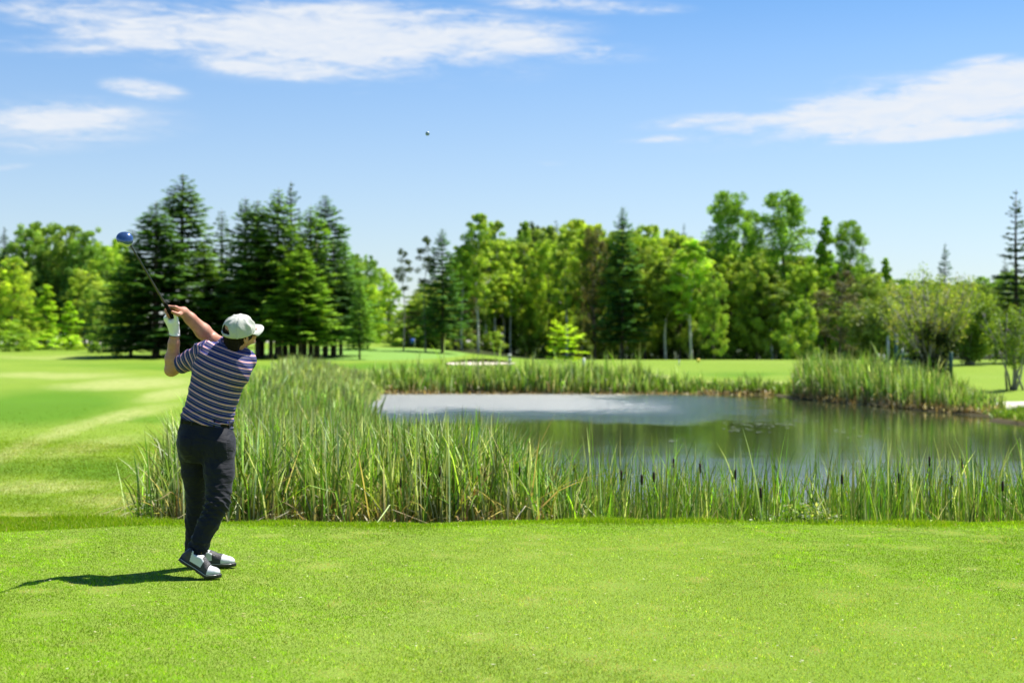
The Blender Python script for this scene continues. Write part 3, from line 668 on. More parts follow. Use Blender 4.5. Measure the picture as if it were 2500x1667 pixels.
brim = mesh('brim', Vb, Fb, CAPM, parent=cap, org=ORG); sb = brim.modifiers.new('thick', 'SOLIDIFY'); sb.thickness = .004; sb.offset = 0
bf = Field(H(0, -.01, .11)-.02, H(0, -.01, .11)+.02, .002); bf.ell(H(0, -.010, .112), (.008, .008, .005), HR, 0); V, Q = bf.nets(); mesh('cap_button', V, Q, CAPM, parent=cap, org=ORG)
v, q, t = tube([cap_pt(math.pi-.5+i*.1, .055) for i in range(11)], [.0065]*11, 6); mesh('strap', v, [q, t], CAPM, parent=cap, org=ORG)
# spectacles
sp_ = []
for s in (-1, 1):
    sp_.append(tube([H(s*.081, .0, -.012), H(s*.076, .06, -.010), H(s*.062, .100, -.010)], [.0018]*3, 6))
    sp_.append(tube([H(s*.032+.023*math.cos(t), .104-.010*abs(math.cos(t)), -.018+.014*math.sin(t)) for t in np.linspace(0, 2*math.pi, 17)], [.0015]*17, 6, False))
sp_.append(tube([H(-.01, .106, -.014), H(0, .112, -.012), H(.01, .106, -.014)], [.0015]*3, 6))
v, f = merge(sp_); gls = mesh('glasses', v, f, pm('dark_frame', (.02, .02, .02), .3), **BOX)
ey = pm('eye_white', (.7, .68, .65), .2)
for s in (-1, 1):
    ef = Field(H(s*.03, .09, -.004)-.02, H(s*.03, .09, -.004)+.02, .002); ef.ell(H(s*.03, .0905, -.004), (.0105, .0105, .0075), HR, 0); V, Q = ef.nets(); mesh('eye', V, Q, ey, **BOX)

# shoes
WHT = pm('white_shoe_leather', (.60, .61, .63), .38, noise=.05, bump=.15, bscale=60); DGR = pm('grey_saddle_leather', (.035, .034, .036), .5, bump=.5, bscale=160, noise=.25, nscale=60); BLS = pm('black_rubber_sole', (.010, .010, .011), .45); SIL = pm('silver_trim', (.45, .45, .46), .35, metal=.5)
def foot_out(u, v, grow=0):
    """2-D outline of the sole, negative inside"""
    hw = np.interp(u, [-.01, .0, .03, .07, .12, .18, .22, .26, .285, .295], [.004, .018, .033, .035, .034, .044, .047, .040, .022, .004])+grow
    return np.maximum(np.abs(v)-hw, np.maximum(-u-.004, u-.293-grow))
def shoe(org, t, pitch, ball_bend):
    t = unit(t); up = np.array([0, 0, 1.]); s = np.cross(up, t); s = unit(s); up = np.cross(t, s)
    L1 = np.array([-.03, -.08, -.01]); H1 = np.array([.33, .08, .17])
    A = Field(L1, H1, .004)
    A.cone((.040, 0, .045), (.05, 0, .088), .036, .034, .01); A.cone((.045, 0, .05), (.12, 0, .058), .038, .040, .02); A.cone((.11, 0, .060), (.19, 0, .040), .041, .040, .02)
    A.ell((.222, 0, .034), (.064, .045, .034), None, .02); A.ell((.19, 0, .03), (.07, .044, .035), None, .015); A.ell((.05, 0, .03), (.055, .034, .03), None, .015)
    sl, p = A.sub(A.o, A.o+A.h*A.n); A.D = np.maximum(A.D, foot_out(p[..., 0], p[..., 1], .0)); A.D = np.maximum(A.D, .018-p[..., 2]); A.D = np.maximum(A.D, (p[..., 2]-(.104+.0*p[..., 0])))
    A.cone((.062, 0, .08), (.085, 0, .14), .026, .04, 0, 's')
    Bf = Field(L1, H1, .004); sl, p = Bf.sub(Bf.o, Bf.o+Bf.h*Bf.n); Bf.D = np.maximum(foot_out(p[..., 0], p[..., 1], .003), np.maximum(-p[..., 2]+.004*(np.abs(p[..., 0]-.105) < .028), p[..., 2]-.024-.006*(p[..., 0] < .09))).astype(np.float32)
    outm = []
    for Fd in (A, Bf):
        V, Q = Fd.nets(); V = relax(V, Q, 1, .5); outm.append((V, Q))
    def xf(V):
        V = V.copy(); ub = .205; k = sm(ub-.03, ub+.03, V[:, 0])
        if ball_bend:
            th = rad(pitch)*k; du = V[:, 0]-ub; c, s_ = np.cos(th), np.sin(th); w = V[:, 2].copy()
            V[:, 0] = ub+du*c-(w)*s_*1.0; V[:, 2] = w*c+du*s_
            # pitch the whole shoe, toe down
            th = rad(pitch); du = V[:, 0]-ub; w = V[:, 2].copy(); V[:, 0] = ub+du*math.cos(th)+w*math.sin(th); V[:, 2] = w*math.cos(th)-du*math.sin(th)
        return np.asarray(org)+V[:, :1]*t+V[:, 1:2]*s+V[:, 2:]*up
    V, Q = outm[0]; c = V[Q].mean(1); u, v_, w = c.T
    idx = np.zeros(len(Q), int)
    idx[(u > .125+.02*(np.abs(v_) > .03)) & (u < .205+.10*(w-.04)) ] = 1
    idx[u < .060-.25*(w-.06)] = 1; idx[(w < .040) & (u < .19)] = 1
    sh = mesh('shoe', xf(V), Q, None, mats=[WHT, DGR], midx=idx, **BOX)
    V2, Q2 = outm[1]; so = mesh('sole', xf(V2), Q2, BLS, parent=sh, org=ORG)
    # laces and silver line
    ls = []
    for k in range(5):
        u0 = .118+k*.017; ls.append(tube([(u0, -.02, .090-k*.0065), (u0+.003, 0, .099-k*.0068), (u0+.006, .02, .090-k*.0065)], [.0022]*3, 5))
    v, f = merge(ls); mesh('laces', xf(v), f, pm('lace', (.3, .3, .3), .7), parent=sh, org=ORG)
    for sgn in (-1, 1):
        pts = [(u_, sgn*(float(np.interp(u_, [-.01, .0, .03, .07, .12, .18, .22, .26, .285], [.004, .018, .033, .035, .034, .044, .047, .040, .022]))+.0035), .019) for u_ in np.linspace(.01, .275, 22)]
        v, q, tt = tube(pts, [.0022]*22, 5); mesh('trim', xf(v), [q, tt], SIL, parent=sh, org=ORG)
    return sh
shoe(np.array([-2.085, 8.80, .012]), (1, -.10, 0), 30, True)
shoe(np.array([-2.08, 9.24, .012]), (1, -.10, 0), 0, False)

# ------------------------------------------------------------------ club and ball
club = empty('golf_club', tuple(butt), 'driver with black grip and blue head held up over his left shoulder', 'golf club')
cb = lambda s: butt+g*s
Lc = np.linalg.norm(chead-butt)
v, q, t = tube([cb(-.012), cb(-.008), cb(.1), cb(.27), cb(.272)], [.011, .0150, .0135, .0110, .007], 14); mesh('grip', v, [q, t], pm('black_grip_rubber', (.004, .004, .004), .8, spec=.1, bump=.5, bscale=300, bdist=.002), parent=club, org=butt)
v, q, t = tube([cb(.27), cb(.6), cb(Lc-.03), cb(Lc+.0)], [.0073, .0060, .0048, .0060], 12); mesh('shaft', v, [q, t], pm('dark_gloss_shaft', (.004, .004, .005), .35, coat=.0), parent=club, org=butt)
hx = unit(np.array([-1., 0, .35])-np.dot([-1., 0, .35], g)*g); hy = np.cross(g, hx)
cH = chead+g*.012+hx*.012
Rh = np.stack([unit(hx*.9+g*.25), unit(np.cross(g, unit(hx*.9+g*.25))), np.zeros(3)], 1); Rh[:, 2] = np.cross(Rh[:, 0], Rh[:, 1])
HD = Field(cH-.1, cH+.1, .003)
HD.ell(cH+hx*.010, (.044, .039, .028), Rh, .0); HD.ell(cH-hx*.004+hy*.004, (.038, .043, .025), Rh, .02); HD.cone(chead-g*.012, chead+g*.02, .0075, .012, .008)
HD.cut(cH+hy*.036, -hy)
V, Q = HD.nets(); V = relax(V, Q, 1, .4)
fc = V[Q].mean(1); nn = np.cross(V[Q[:, 2]]-V[Q[:, 0]], V[Q[:, 3]]-V[Q[:, 1]]); nn /= np.linalg.norm(nn, axis=1)[:, None]+1e-12
mid_ = np.where(nn[:, 2] < -.45, 1, 0)
mesh('club_head', V, Q, None, mats=[pm('blue_crown_lacquer', (.05, .10, .24), .2, metal=.5, coat=.8, noise=.25, nscale=40), pm('silver_sole_metal', (.55, .56, .58), .25, metal=.9)], midx=mid_, parent=club, org=butt)
bc = P(982, 307, 14.0); BF = Field(bc-.03, bc+.03, .0016); BF.ell(bc, (.0225,)*3, None, 0)
V, Q = BF.nets(); d = (V-bc)/np.linalg.norm(V-bc, axis=1)[:, None]
k = np.arange(320); ph = np.arccos(1-2*(k+.5)/320); ga = math.pi*(1+5**.5)*k; dm = np.stack([np.cos(ga)*np.sin(ph), np.sin(ga)*np.sin(ph), np.cos(ph)], 1)
mx_ = (d@dm.T).max(1); V = bc+d*(.0213-.0009*sm(math.cos(.085), 1, mx_))[:, None]
tag(mesh('golf_ball', V, Q, pm('bluish_ball_cover', (.20, .29, .38), .3, coat=.5), org=bc), 'small bluish golf ball flying in the open sky', 'golf ball')
# ------------------------------------------------------------------ lawn of the tee: real blades
def pick(rng, pal, n, p=None):
    return np.array(pal)[rng.choice(len(pal), n, p=p)]*rng.uniform(.8, 1.2, (n, 1))
GRASS = leafmat('grass_blade', trans=.45, tint=(1.4, 1.3, .35), spec=.08, rough=.6)
REED = leafmat('reed_leaf', trans=.36, tint=(1.35, 1.25, .5), spec=.22, rough=.42)
def blades(name, x, y, z, h, w, col, seed=0, lean=.5, mat=None, segs=1):
    r = np.random.default_rng(seed); n = len(x); a = r.uniform(0, 2*np.pi, n); b = r.uniform(0, 2*np.pi, n); l = r.uniform(0, lean, n)*h
    wx, wy = np.cos(a)*w/2, np.sin(a)*w/2; p0 = np.stack([x, y, z], -1)
    W2 = np.stack([wx, wy, 0*wx], -1); top = p0+np.stack([np.cos(b)*l, np.sin(b)*l, h], -1)
    if segs == 1:
        V = np.stack([p0-W2, p0+W2, top], 1).reshape(-1, 3); Fc = np.arange(3*n).reshape(-1, 3); C = np.repeat(col, 3, 0)
    else:
        mid = p0+np.stack([np.cos(b)*l*.35, np.sin(b)*l*.35, h*.6], -1)
        V = np.stack([p0-W2, p0+W2, mid+W2*.8, mid-W2*.8, top], 1).reshape(-1, 3); k = np.arange(n)[:, None]*5
        Fc = [k+np.array([0, 1, 2, 3]), k+np.array([3, 2, 4])]; C = np.repeat(col, 5, 0)
    return tag(mesh(name, V, Fc, mat or GRASS, col=C), None, None, kind='stuff')
rg = np.random.default_rng(5)
N_ = 900000
gy_ = 5.2+6.6*rg.random(N_)**1.0; gx_ = rg.uniform(-1, 1, N_)*(.40*gy_+1.9)
ed = 11.55+.12*np.sin(gx_*1.1)+.05*np.sin(gx_*3.1+1)+.25*sm(-2.5, -5, gx_); k = gy_ < ed+.2; gx_, gy_ = gx_[k], gy_[k]; n = len(gx_)
zt = gz(gx_, gy_)
t1 = np.clip(.5+1.3*wob(gx_, gy_, 1.1, 31)+.7*wob(gx_, gy_, 3.5, 32)+.25*sm(-1, 2, gx_)*sm(11, 7, gy_), 0, 1)      # paler, drier turf, mostly right of centre
t2 = np.clip(1.8*wob(gx_, gy_, 6, 33)+1.0*wob(gx_, gy_, 14, 34)-.80, 0, 1)
col = pick(rg, [(.165, .31, .004), (.195, .335, .005), (.23, .36, .007), (.13, .26, .004)], n)
pale = pick(rg, [(.33, .42, .09), (.42, .47, .18), (.27, .39, .05)], n)
u_ = rg.random(n); sel = u_ < t1**1.4*.65*(.25+.75*sm(-2.5, .8, gx_)); col[sel] = pale[sel]
mot = wob(gx_, gy_, 22, 71)+1.2*wob(gx_, gy_, 48, 72)+.8*wob(gx_, gy_, 9, 73)+.6*wob(gx_, gy_, 2.2, 74); col *= (1+.55*np.clip(mot, -1, 1))[:, None]; col *= np.exp(rg.normal(0, .38, (n, 1)))
t1 = np.clip(t1+.3*np.exp(-((gx_-.7)/1.2)**2-((gy_-9.6)/1.6)**2)+.25*np.exp(-((gx_-1.6)/1.0)**2-((gy_-7.2)/1.0)**2), 0, 1); sel = (rg.random(n) < .55*sm(.5, .85, t1)*sm(-2.0, .4, gx_)); col[sel] = pale[sel]
col *= (1-.30*sm(.1, .6, wob(gx_, gy_, 1.6, 91)+.6*wob(gx_, gy_, 5, 92)))[:, None]*np.array([.95, 1, 1])
worn = np.zeros(n)
for _ in range(190):
    cx_ = rg.uniform(-3.4, 4.0); cy_ = rg.uniform(5.6, 11.2); ra_ = rg.uniform(.03, .15); rb_ = ra_*rg.uniform(.6, 1.6)
    if cx_ < -.5 and rg.random() < .5: continue
    k_ = np.abs(gx_-cx_) < .3; dd_ = np.hypot((gx_[k_]-cx_)/ra_, (gy_[k_]-cy_)/rb_); worn[k_] = np.maximum(worn[k_], np.clip(1.5-dd_, 0, 1)*rg.uniform(.3, 1.0))
t2 = np.maximum(t2, worn)
straw = pick(rg, [(.55, .46, .27), (.62, .52, .36), (.45, .42, .2)], n); sel = rg.random(n) < .02+.8*t2**1.3; col[sel] = straw[sel]
hh = rg.uniform(.006, .014, n)*(1+.25*wob(gx_, gy_, 4, 35)+.35*np.clip(mot, -1, 1)); hh *= 1+1.1*sm(-.35, 0, gy_-(ed[k] if len(ed) != n else ed))*rg.random(n)
hh *= np.where(rg.random(n) < .012, 2.1, 1)*(1-.45*worn)
blades('lawn_grass', gx_, gy_, zt-.001, hh, rg.uniform(.0022, .0042, n), col, 1, 1.0)
# fallen petals, clippings and small clods on the tee
n = 900; x = rg.uniform(-1, 1, n); y = 5.6+5.8*rg.random(n); x *= .36*y+.5; cc = pick(rg, [(.6, .58, .45), (.45, .35, .22), (.10, .06, .03), (.55, .50, .32)], n)
hx_ = rg.uniform(.004, .011, n); a = rg.uniform(0, 6.28, n); z = gz(x, y)+.009+.005*rg.random(n)
V = np.stack([np.stack([x+np.cos(a+i*1.57)*hx_*(1.3 if i % 2 else .6), y+np.sin(a+i*1.57)*hx_*(1.3 if i % 2 else .6), z+.003*rg.random(n)], -1) for i in range(4)], 1).reshape(-1, 3)
tag(mesh('lawn_litter', V, np.arange(4*n).reshape(-1, 4), GRASS, col=np.repeat(cc, 4, 0)), None, None, kind='stuff')
# longer fringe on the lip of the tee and rougher turf on its left edge
n = 34000; x = rg.uniform(-5.2, 5.4, n); e_ = 11.55+.12*np.sin(x*1.1)+.05*np.sin(x*3.1+1)+.25*sm(-2.5, -5, x); y = e_+rg.normal(.02, .12, n); z = gz(x, y)
blades('edge_grass', x, y, z-.003, rg.uniform(.012, .045, n)*(1+.9*np.clip(wob(x, y, 4.5, 9)*1.6, -.8, 1)), rg.uniform(.003, .005, n), pick(rg, [(.18, .32, .010), (.22, .37, .012), (.27, .40, .03), (.45, .40, .18)], n, [.4, .4, .15, .05]), 2, .9, segs=2)
n = 60000; y = rg.uniform(10.2, 11.8, n); x = rg.uniform(-5.6, -2.6, n); k = (y > 10.55-.32*(x+3.2)*0+ (x+4.8)*.45) ; x, y = x[k], y[k]; n = len(x)
blades('rough_grass', x, y, gz(x, y)-.003, rg.uniform(.015, .040, n), rg.uniform(.003, .005, n), pick(rg, [(.17, .31, .010), (.21, .35, .012), (.28, .38, .06), (.45, .40, .18)], n, [.45, .35, .15, .05]), 3, .9, segs=2)
# fairway beyond the drop on the left
n = 260000; y = 13.0+rg.random(n)**1.7*26; x = -rg.uniform(.14, .42, n)*y; k = (sd_poly(x, y, MASS) > -.1) & (rg.random(n) < 1-sm(20, 38, y)); x, y = x[k], y[k]; n = len(x)
b_ = wob(x, y, .9, 41); cc = pick(rg, [(.175, .30, .006), (.205, .32, .008), (.235, .35, .02)], n); pl = pick(rg, [(.32, .38, .11), (.38, .40, .17)], n)
def bnd(cx, cy, rx, ry, rot, x, y):
    t = rad(rot); a = (x-cx)*math.cos(t)+(y-cy)*math.sin(t); b = -(x-cx)*math.sin(t)+(y-cy)*math.cos(t); return np.clip(1.3-np.sqrt((a/rx)**2+(b/ry)**2), 0, 1)
zg = gz(x, y); ppx = 1176+F*x/y; ppy = HZ-(zg-CH)/y*F; dd = pxpatch(ppx, ppy, DRY_P, y); lz = pxpatch(ppx, ppy, LUSH_SHADE_P, y)*(1-dd)
sel = rg.random(n) < .06+.75*dd+.12*np.clip(b_, 0, 1); cc[sel] = pl[sel]; cc *= (1-.5*np.clip(lz, 0, 1))[:, None]; cc *= (1+.3*np.clip(wob(x, y, 12, 75)+wob(x, y, 5, 76), -1, 1))[:, None]  # blades darkened to match: greener turf plus painted shade
blades('fairway_grass', x, y, gz(x, y)-.002, rg.uniform(.012, .028, n), rg.uniform(.004, .008, n)*(y/13), cc, 4, 1.0)

# ------------------------------------------------------------------ reeds and cattails
def reeds(x, y, z, h, w, seed, green, dryf=.2, lean=.16, brown=.22, perplant=6, tipbend=.25):
    """plants of several strap leaves; returns verts, faces, colours"""
    r = np.random.default_rng(seed); n0 = len(x); rep = lambda a: np.repeat(a, perplant)
    n = n0*perplant; X0 = rep(x)+r.normal(0, .035, n); Y0 = rep(y)+r.normal(0, .035, n); Z0 = rep(z); Hh = rep(h)*r.uniform(.55, 1.05, n); Ww = rep(w)*r.uniform(.7, 1.2, n)
    az_ = r.uniform(0, 2*np.pi, n); ln = np.abs(r.normal(0, lean, n))*Hh; bend = r.uniform(0, tipbend, n)*Hh*(r.random(n) < .75)
    isd = r.random(n) < dryf; Hh = np.where(isd, Hh*r.uniform(.35, .85, n), Hh); fold = isd & (r.random(n) < .6) | (r.random(n) < .06)
    T = np.array([0, .25, .5, .72, .88, 1.0]); wid = np.array([.75, .95, 1, .85, .5, .04])
    wa = r.uniform(0, 2*np.pi, n); dx, dy = np.cos(az_), np.sin(az_)
    tw = r.uniform(-.8, .8, n)
    V = np.zeros((n, 12, 3)); C = np.zeros((n, 12, 3))
    base = np.array(green)[r.integers(0, len(green), n)]*np.exp(r.normal(0, .42, (n, 1)))*np.repeat(r.uniform(.6, 1.45, n0), perplant)[:, None]
    dcol = np.array([(.60, .54, .33), (.48, .37, .19), (.70, .66, .48), (.32, .20, .09)])[r.integers(0, 4, n)]*r.uniform(.7, 1.2, (n, 1))
    bcol = np.array([(.20, .17, .05), (.26, .15, .05), (.12, .12, .03), (.30, .24, .12)])[r.integers(0, 4, n)]*r.uniform(.7, 1.1, (n, 1))
    base[isd] = dcol[isd]
    for i, t in enumerate(T):
        hf_ = np.where(fold & (t > .6), .62*Hh-(t-.62)*Hh*r.uniform(.1, .9, n), t*Hh)
        rr_ = ln*t+bend*t**3+np.where(fold & (t > .6), (t-.6)*Hh*.8, 0); zz_ = hf_-bend*.35*t**3
        cx = X0+dx*rr_; cy = Y0+dy*rr_; a = wa+tw*t; hw = Ww/2*wid[i]
        c = np.stack([cx, cy, Z0+zz_], -1); o = np.stack([np.cos(a)*hw, np.sin(a)*hw, 0*hw], -1)
        V[:, 2*i] = c-o; V[:, 2*i+1] = c+o
        m_ = np.clip(1-t/np.maximum(brown*r.uniform(.4, 1.6, n), .01), 0, 1)[:, None]
        tipd = (r.random(n) < .3)[:, None]*np.clip((t-.8)*4, 0, 1)
        cc = base*(1-m_)+bcol*m_; cc = cc*(1-tipd)+np.array((.30, .24, .10))*tipd; C[:, 2*i] = cc; C[:, 2*i+1] = cc
    k = (np.arange(n)*12)[:, None, None]; q = np.array([[2*i, 2*i+1, 2*i+3, 2*i+2] for i in range(5)])[None]
    return V.reshape(-1, 3), (k+q).reshape(-1, 4), C.reshape(-1, 3)
def scatter(poly, dens, seed, jitter=0.):
    r = np.random.default_rng(seed); poly = np.array(poly, float); lo, hi = poly.min(0), poly.max(0); n = int((hi-lo).prod()*dens)
    x = r.uniform(lo[0], hi[0], n); y = r.uniform(lo[1], hi[1], n); k = sd_poly(x, y, poly)+jitter*r.normal(0, 1, n) < 0; return x[k], y[k]
def reedbed(name, groups):
    V = []; Q = []; C = []; o = 0
    for v, q, c in groups: V.append(v); Q.append(q+o); C.append(c); o += len(v)
    return tag(mesh(name, np.concatenate(V), np.concatenate(Q), REED, col=np.concatenate(C)), None, None, kind='stuff')
GR = [(.12, .26, .022), (.17, .33, .025), (.08, .20, .028), (.27, .41, .08)]
GP = [(.28, .40, .11), (.34, .44, .17), (.22, .34, .09), (.42, .48, .26)]
gb = lambda x, y: np.maximum(gz(x, y), WZ-.12)
# big bed on the left, near part
near = [(-3.2, 12.75), (-3.6, 14.6), (-4.1, 18), (-4.9, 23), (-2.5, 23), (-1.2, 20.6), (-.3, 19.4), (.4, 15.5), (.9, 12.75)]
x, y = scatter(near, 125, 1, .12)
tall = np.interp((x/y)*F+1176, [320, 400, 560, 750, 1000, 1130, 1250, 1400], [.80, 1.0, 1.10, 1.12, 1.15, 1.12, .98, .95]); tall *= 1+.12*wob(x, y, 1.8, 51)
g1 = reeds(x, y, gb(x, y), tall*1.02+.1, rg.uniform(.012, .022, len(x)), 3, GR+[(.34, .44, .18), (.46, .52, .32)], .28, .11, .62, 6, .36)
x, y = scatter(near, 60, 9, .1); g1b = reeds(x, y, gb(x, y), rg.uniform(.65, 1.35, len(x)), rg.uniform(.010, .019, len(x)), 5, [(.40, .34, .15), (.2, .26, .05)], .8, .30, .7, 5, .7)
reedbed('near_reeds', [g1, g1b])
midp = [(-4.9, 22), (-5.3, 26), (-7.2, 40), (-9.3, 57), (-8.8, 66), (-6.6, 66), (-6.9, 62), (-6.2, 56), (-4.3, 40), (-2.5, 23.5), (-2.2, 22)]
x, y = scatter(midp, 26, 2, .2); tl = np.full(len(x), 1.22)*(1+.12*wob(x, y, 1, 52)); tl += .35*np.exp(-((x+8)/1.3)**2-((y-57)/6)**2)
pal = np.clip((y-26)/24, 0, 1); k = rg.random(len(x)) < pal
g2 = reeds(x[~k], y[~k], gb(x[~k], y[~k]), tl[~k], np.full((~k).sum(), .034), 4, GR+GP[:2], .2, .15, .2, 5); g3 = reeds(x[k], y[k], gb(x[k], y[k]), tl[k], np.full(k.sum(), .052), 6, GP, .12, .16, .15, 5)
reedbed('bank_reeds', [g2, g3])
# sparse row standing in the water along the tee
strip = [(.3, 12.65), (.4, 15.2), (1.6, 15.6), (3.2, 15.4), (4.6, 15.9), (6.6, 16.4), (8.2, 15.5), (7.6, 13.0), (5, 12.75), (2, 12.65)]
x, y = scatter(strip, 125, 7, .1); cl = wob(x, y, 3.2, 55)+.5*wob(x, y, 7, 56); k = cl > -.30; x, y = x[k], y[k]; h_ = 1.32+.26*wob(x, y, 1.5, 57)+rg.normal(0, .14, len(x))+.12*sm(4.2, 5.2, x)
g4 = reeds(x, y, np.full(len(x), WZ-.1), h_, rg.uniform(.009, .017, len(x)), 8, GR[:3]+[(.36, .44, .2)], .24, .075, .62, 6, .22)
k = rg.random(len(x)) < .9; g5 = reeds(x[k], y[k], np.full(k.sum(), WZ-.05), rg.uniform(.7, 1.3, k.sum()), rg.uniform(.007, .014, k.sum()), 9, [(.45, .30, .10), (.5, .44, .25)], .85, .24, .6, 3, .6)
reedbed('water_reeds', [g4, g5])
# dry sedge at the foot of the tee bank on the right
x, y = scatter([(2.4, 12.2), (3.4, 13.0), (7.5, 13.1), (7.5, 12.0), (5, 12.05)], 210, 12, .1); n = len(x)
gs = reeds(x, y, np.maximum(gz(x, y), WZ)-.02, rg.uniform(.38, .78, n)*np.interp(x, [2.4, 4.2, 7], [.7, 1.05, 1.15]), np.full(n, .007), 13, [(.22, .26, .09), (.34, .33, .18), (.14, .2, .05)], .45, .28, .1, 6, .5)
reedbed('dry_sedge', [gs])
# far shore
farp = [(-6.8, 66.6), (-3, 67.2), (3, 67), (8, 67.2), (12.2, 66.4), (12.4, 67.6), (8, 68.8), (3, 69.4), (-3, 69.4), (-7, 68.8)]
x, y = scatter(farp, 34, 14, .15); px_ = x/y*F+1176; hh = np.interp(px_, [820, 900, 1000, 1100, 1300, 1450, 1500, 1600, 1830], [.7, 1.0, 1.15, 1.3, 1.35, 1.25, .95, .62, .6])*(1+.3*wob(x, y, 2.2, 58))
g6 = reeds(x, y, gb(x, y), hh*.95*np.exp(rg.normal(0, .22, len(x))), np.full(len(x), .050), 15, GP+GR, .2, .10, .30, 5)
x, y = scatter([(3, 67), (8, 67.2), (12.2, 66.4), (13.0, 60), (14, 67.2), (8, 68.4), (3, 68.6)], 45, 16, .1); g6b = reeds(x, y, gb(x, y), np.full(len(x), .45), np.full(len(x), .035), 17, [(.11, .22, .02), (.14, .25, .03)], .15, .25, .2, 5)
x, y = scatter([(-6.8, 66.3), (12.2, 66.0), (12.2, 67.0), (-6.8, 67.2)], 40, 18, .1); g6c = reeds(x, y, gb(x, y), np.full(len(x), .32), np.full(len(x), .05), 19, [(.30, .22, .14), (.2, .14, .08)], .8, .4, .6, 4, .5)
reedbed('far_reeds', [g6, g6b, g6c])
# tall clump on the right shore
cp = [(12.3, 62), (13.3, 56.5), (14.2, 53), (15.0, 49.5), (15.5, 47), (16.3, 47.3), (16.6, 50), (16.2, 54), (15.4, 58), (14.4, 62), (13.0, 64.5)]
x, y = scatter(cp, 50, 20, .12); px_ = x/y*F+1176; hh = np.interp(px_, [1820, 1850, 1900, 2000, 2100, 2160, 2220, 2250], [1.35, 1.72, 1.65, 1.5, 1.32, 1.15, .8, .55])*(1+.14*wob(x, y, 2, 59))
g7 = reeds(x, y, gb(x, y), hh*np.exp(rg.normal(0, .15, len(x))), np.full(len(x), .044), 21, GP+GR, .18, .12, .25, 5)
x, y = scatter(np.array(cp)+[-.15, -.4], 30, 22, .1); g7b = reeds(x, y, gb(x, y), np.full(len(x), .42), np.full(len(x), .04), 23, [(.30, .20, .13), (.36, .28, .16)], .85, .35, .6, 4, .5)
reedbed('shore_reeds', [g7, g7b])
# bright bank grass right of the clump
bp_ = [(15.6, 46.6), (15.1, 43.5), (15.1, 40.5), (14.2, 34), (15.2, 34), (16.2, 40.5), (16.5, 44), (16.7, 47)]
x, y = scatter(bp_, 70, 24, .12); g8 = reeds(x, y, gb(x, y), np.interp(y, [34, 40, 46], [.35, .3, .26])*(1+.5*wob(x, y, 3, 60)), np.full(len(x), .022), 25, [(.13, .25, .02), (.18, .27, .03), (.10, .2, .02)], .12, .4, .15, 6, .5)
x, y = scatter([(-7, 66), (-6.4, 63), (-6.0, 56), (-5.6, 58), (-6.2, 66.3)], 40, 26, .1); g8b = reeds(x, y, gb(x, y), np.full(len(x), .5), np.full(len(x), .04), 27, GP, .2, .2, .2, 5)
reedbed('bank_grass', [g8, g8b])
# broad-leaved weeds at the foot of the tee
def weeds(name, blobs_, seed, size=.035, cols=((.22, .36, .04), (.16, .30, .04), (.50, .56, .36))):
    r = np.random.default_rng(seed); V = []; C = []
    for (cx, cy, cz, rx, ry, rz, n) in blobs_:
        d = r.normal(0, 1, (n, 3)); d /= np.linalg.norm(d, axis=1)[:, None]; p = np.array([cx, cy, cz])+d*np.array([rx, ry, rz])*r.random((n, 1))**.45
        p[:, 2] += .04*wob(p[:, 0], p[:, 1], 20, seed)
        nrm = r.normal(0, .7, (n, 3))+np.array([0, -.3, 1]); nrm /= np.linalg.norm(nrm, axis=1)[:, None]; a = np.cross(nrm, r.normal(size=(n, 3))); a /= np.linalg.norm(a, axis=1)[:, None]; b = np.cross(nrm, a)
        s_ = size*r.uniform(.5, 1.2, (n, 1)); V.append(np.stack([p-a*s_, p-b*s_*.45, p+a*s_, p+b*s_*.45], 1).reshape(-1, 3)); C.append(np.repeat(np.array(cols)[r.integers(0, len(cols), n)]*r.uniform(.7, 1.25, (n, 1)), 4, 0))
    V = np.concatenate(V); return tag(mesh(name, V, np.arange(len(V)).reshape(-1, 4), GRASS, col=np.concatenate(C)), None, None, kind='stuff')
wb = []
for px_, py_, yy, rx, rz, n in ((370, 1165, 13.2, .28, .2, 800), (345, 1180, 13.0, .12, .12, 300), (400, 1150, 13.3, .18, .22, 500), (560, 1160, 13.2, .22, .2, 800), (610, 1175, 13.1, .14, .14, 350), (535, 1185, 13, .12, .12, 300)):
    c = P(px_, py_, yy); wb.append((c[0], c[1], c[2]-.05, rx, .2, rz, n))
weeds('bank_weeds', wb, 3)
wb = []
for px_, py_, yy, rx, rz, n in ((1850, 1168, 13.3, .28, .11, 450), (1760, 1190, 13.2, .2, .10, 200), (1930, 1190, 13.2, .22, .10, 250), (1450, 1195, 13, .1, .05, 60)):
    c = P(px_, py_, yy); wb.append((c[0], c[1], c[2]-.05, rx, .2, rz, n))
weeds('water_weeds', wb, 4, .03)
# floating leaves on the pond
r = np.random.default_rng(8); n = 90; fx = []; 
for (cx, cy, sx_, sy_, k) in ((1745, 975, 55, 5, 46), (1835, 968, 40, 12, 14), (1545, 1013, 10, 1.2, 8), (1990, 985, 90, 14, 16), (1700, 985, 60, 8, 16)):
    for _ in range(k):
        px_, py_ = cx+r.normal()*sx_*.6, cy+r.normal()*sy_*.6; yy = (CH-WZ)*F/max(py_-HZ, 100); fx.append(((px_-1176)/F*yy, yy))
fx = np.array(fx); n = len(fx); V = []; Q = []; s_ = r.uniform(.03, .08, n)
for i in range(n):
    a0 = r.uniform(0, 6.28); 
    for kx in range(7): V.append((fx[i, 0]+s_[i]*math.cos(a0+kx*.88), fx[i, 1]+s_[i]*math.sin(a0+kx*.88), WZ+.008))
    Q.append([i*7+j for j in range(7)])
tag(mesh('floating_leaves', np.array(V), np.array(Q), pm('pale_lily_leaf', (.16, .19, .10), .5, noise=.3, nscale=3)), None, None, kind='stuff')
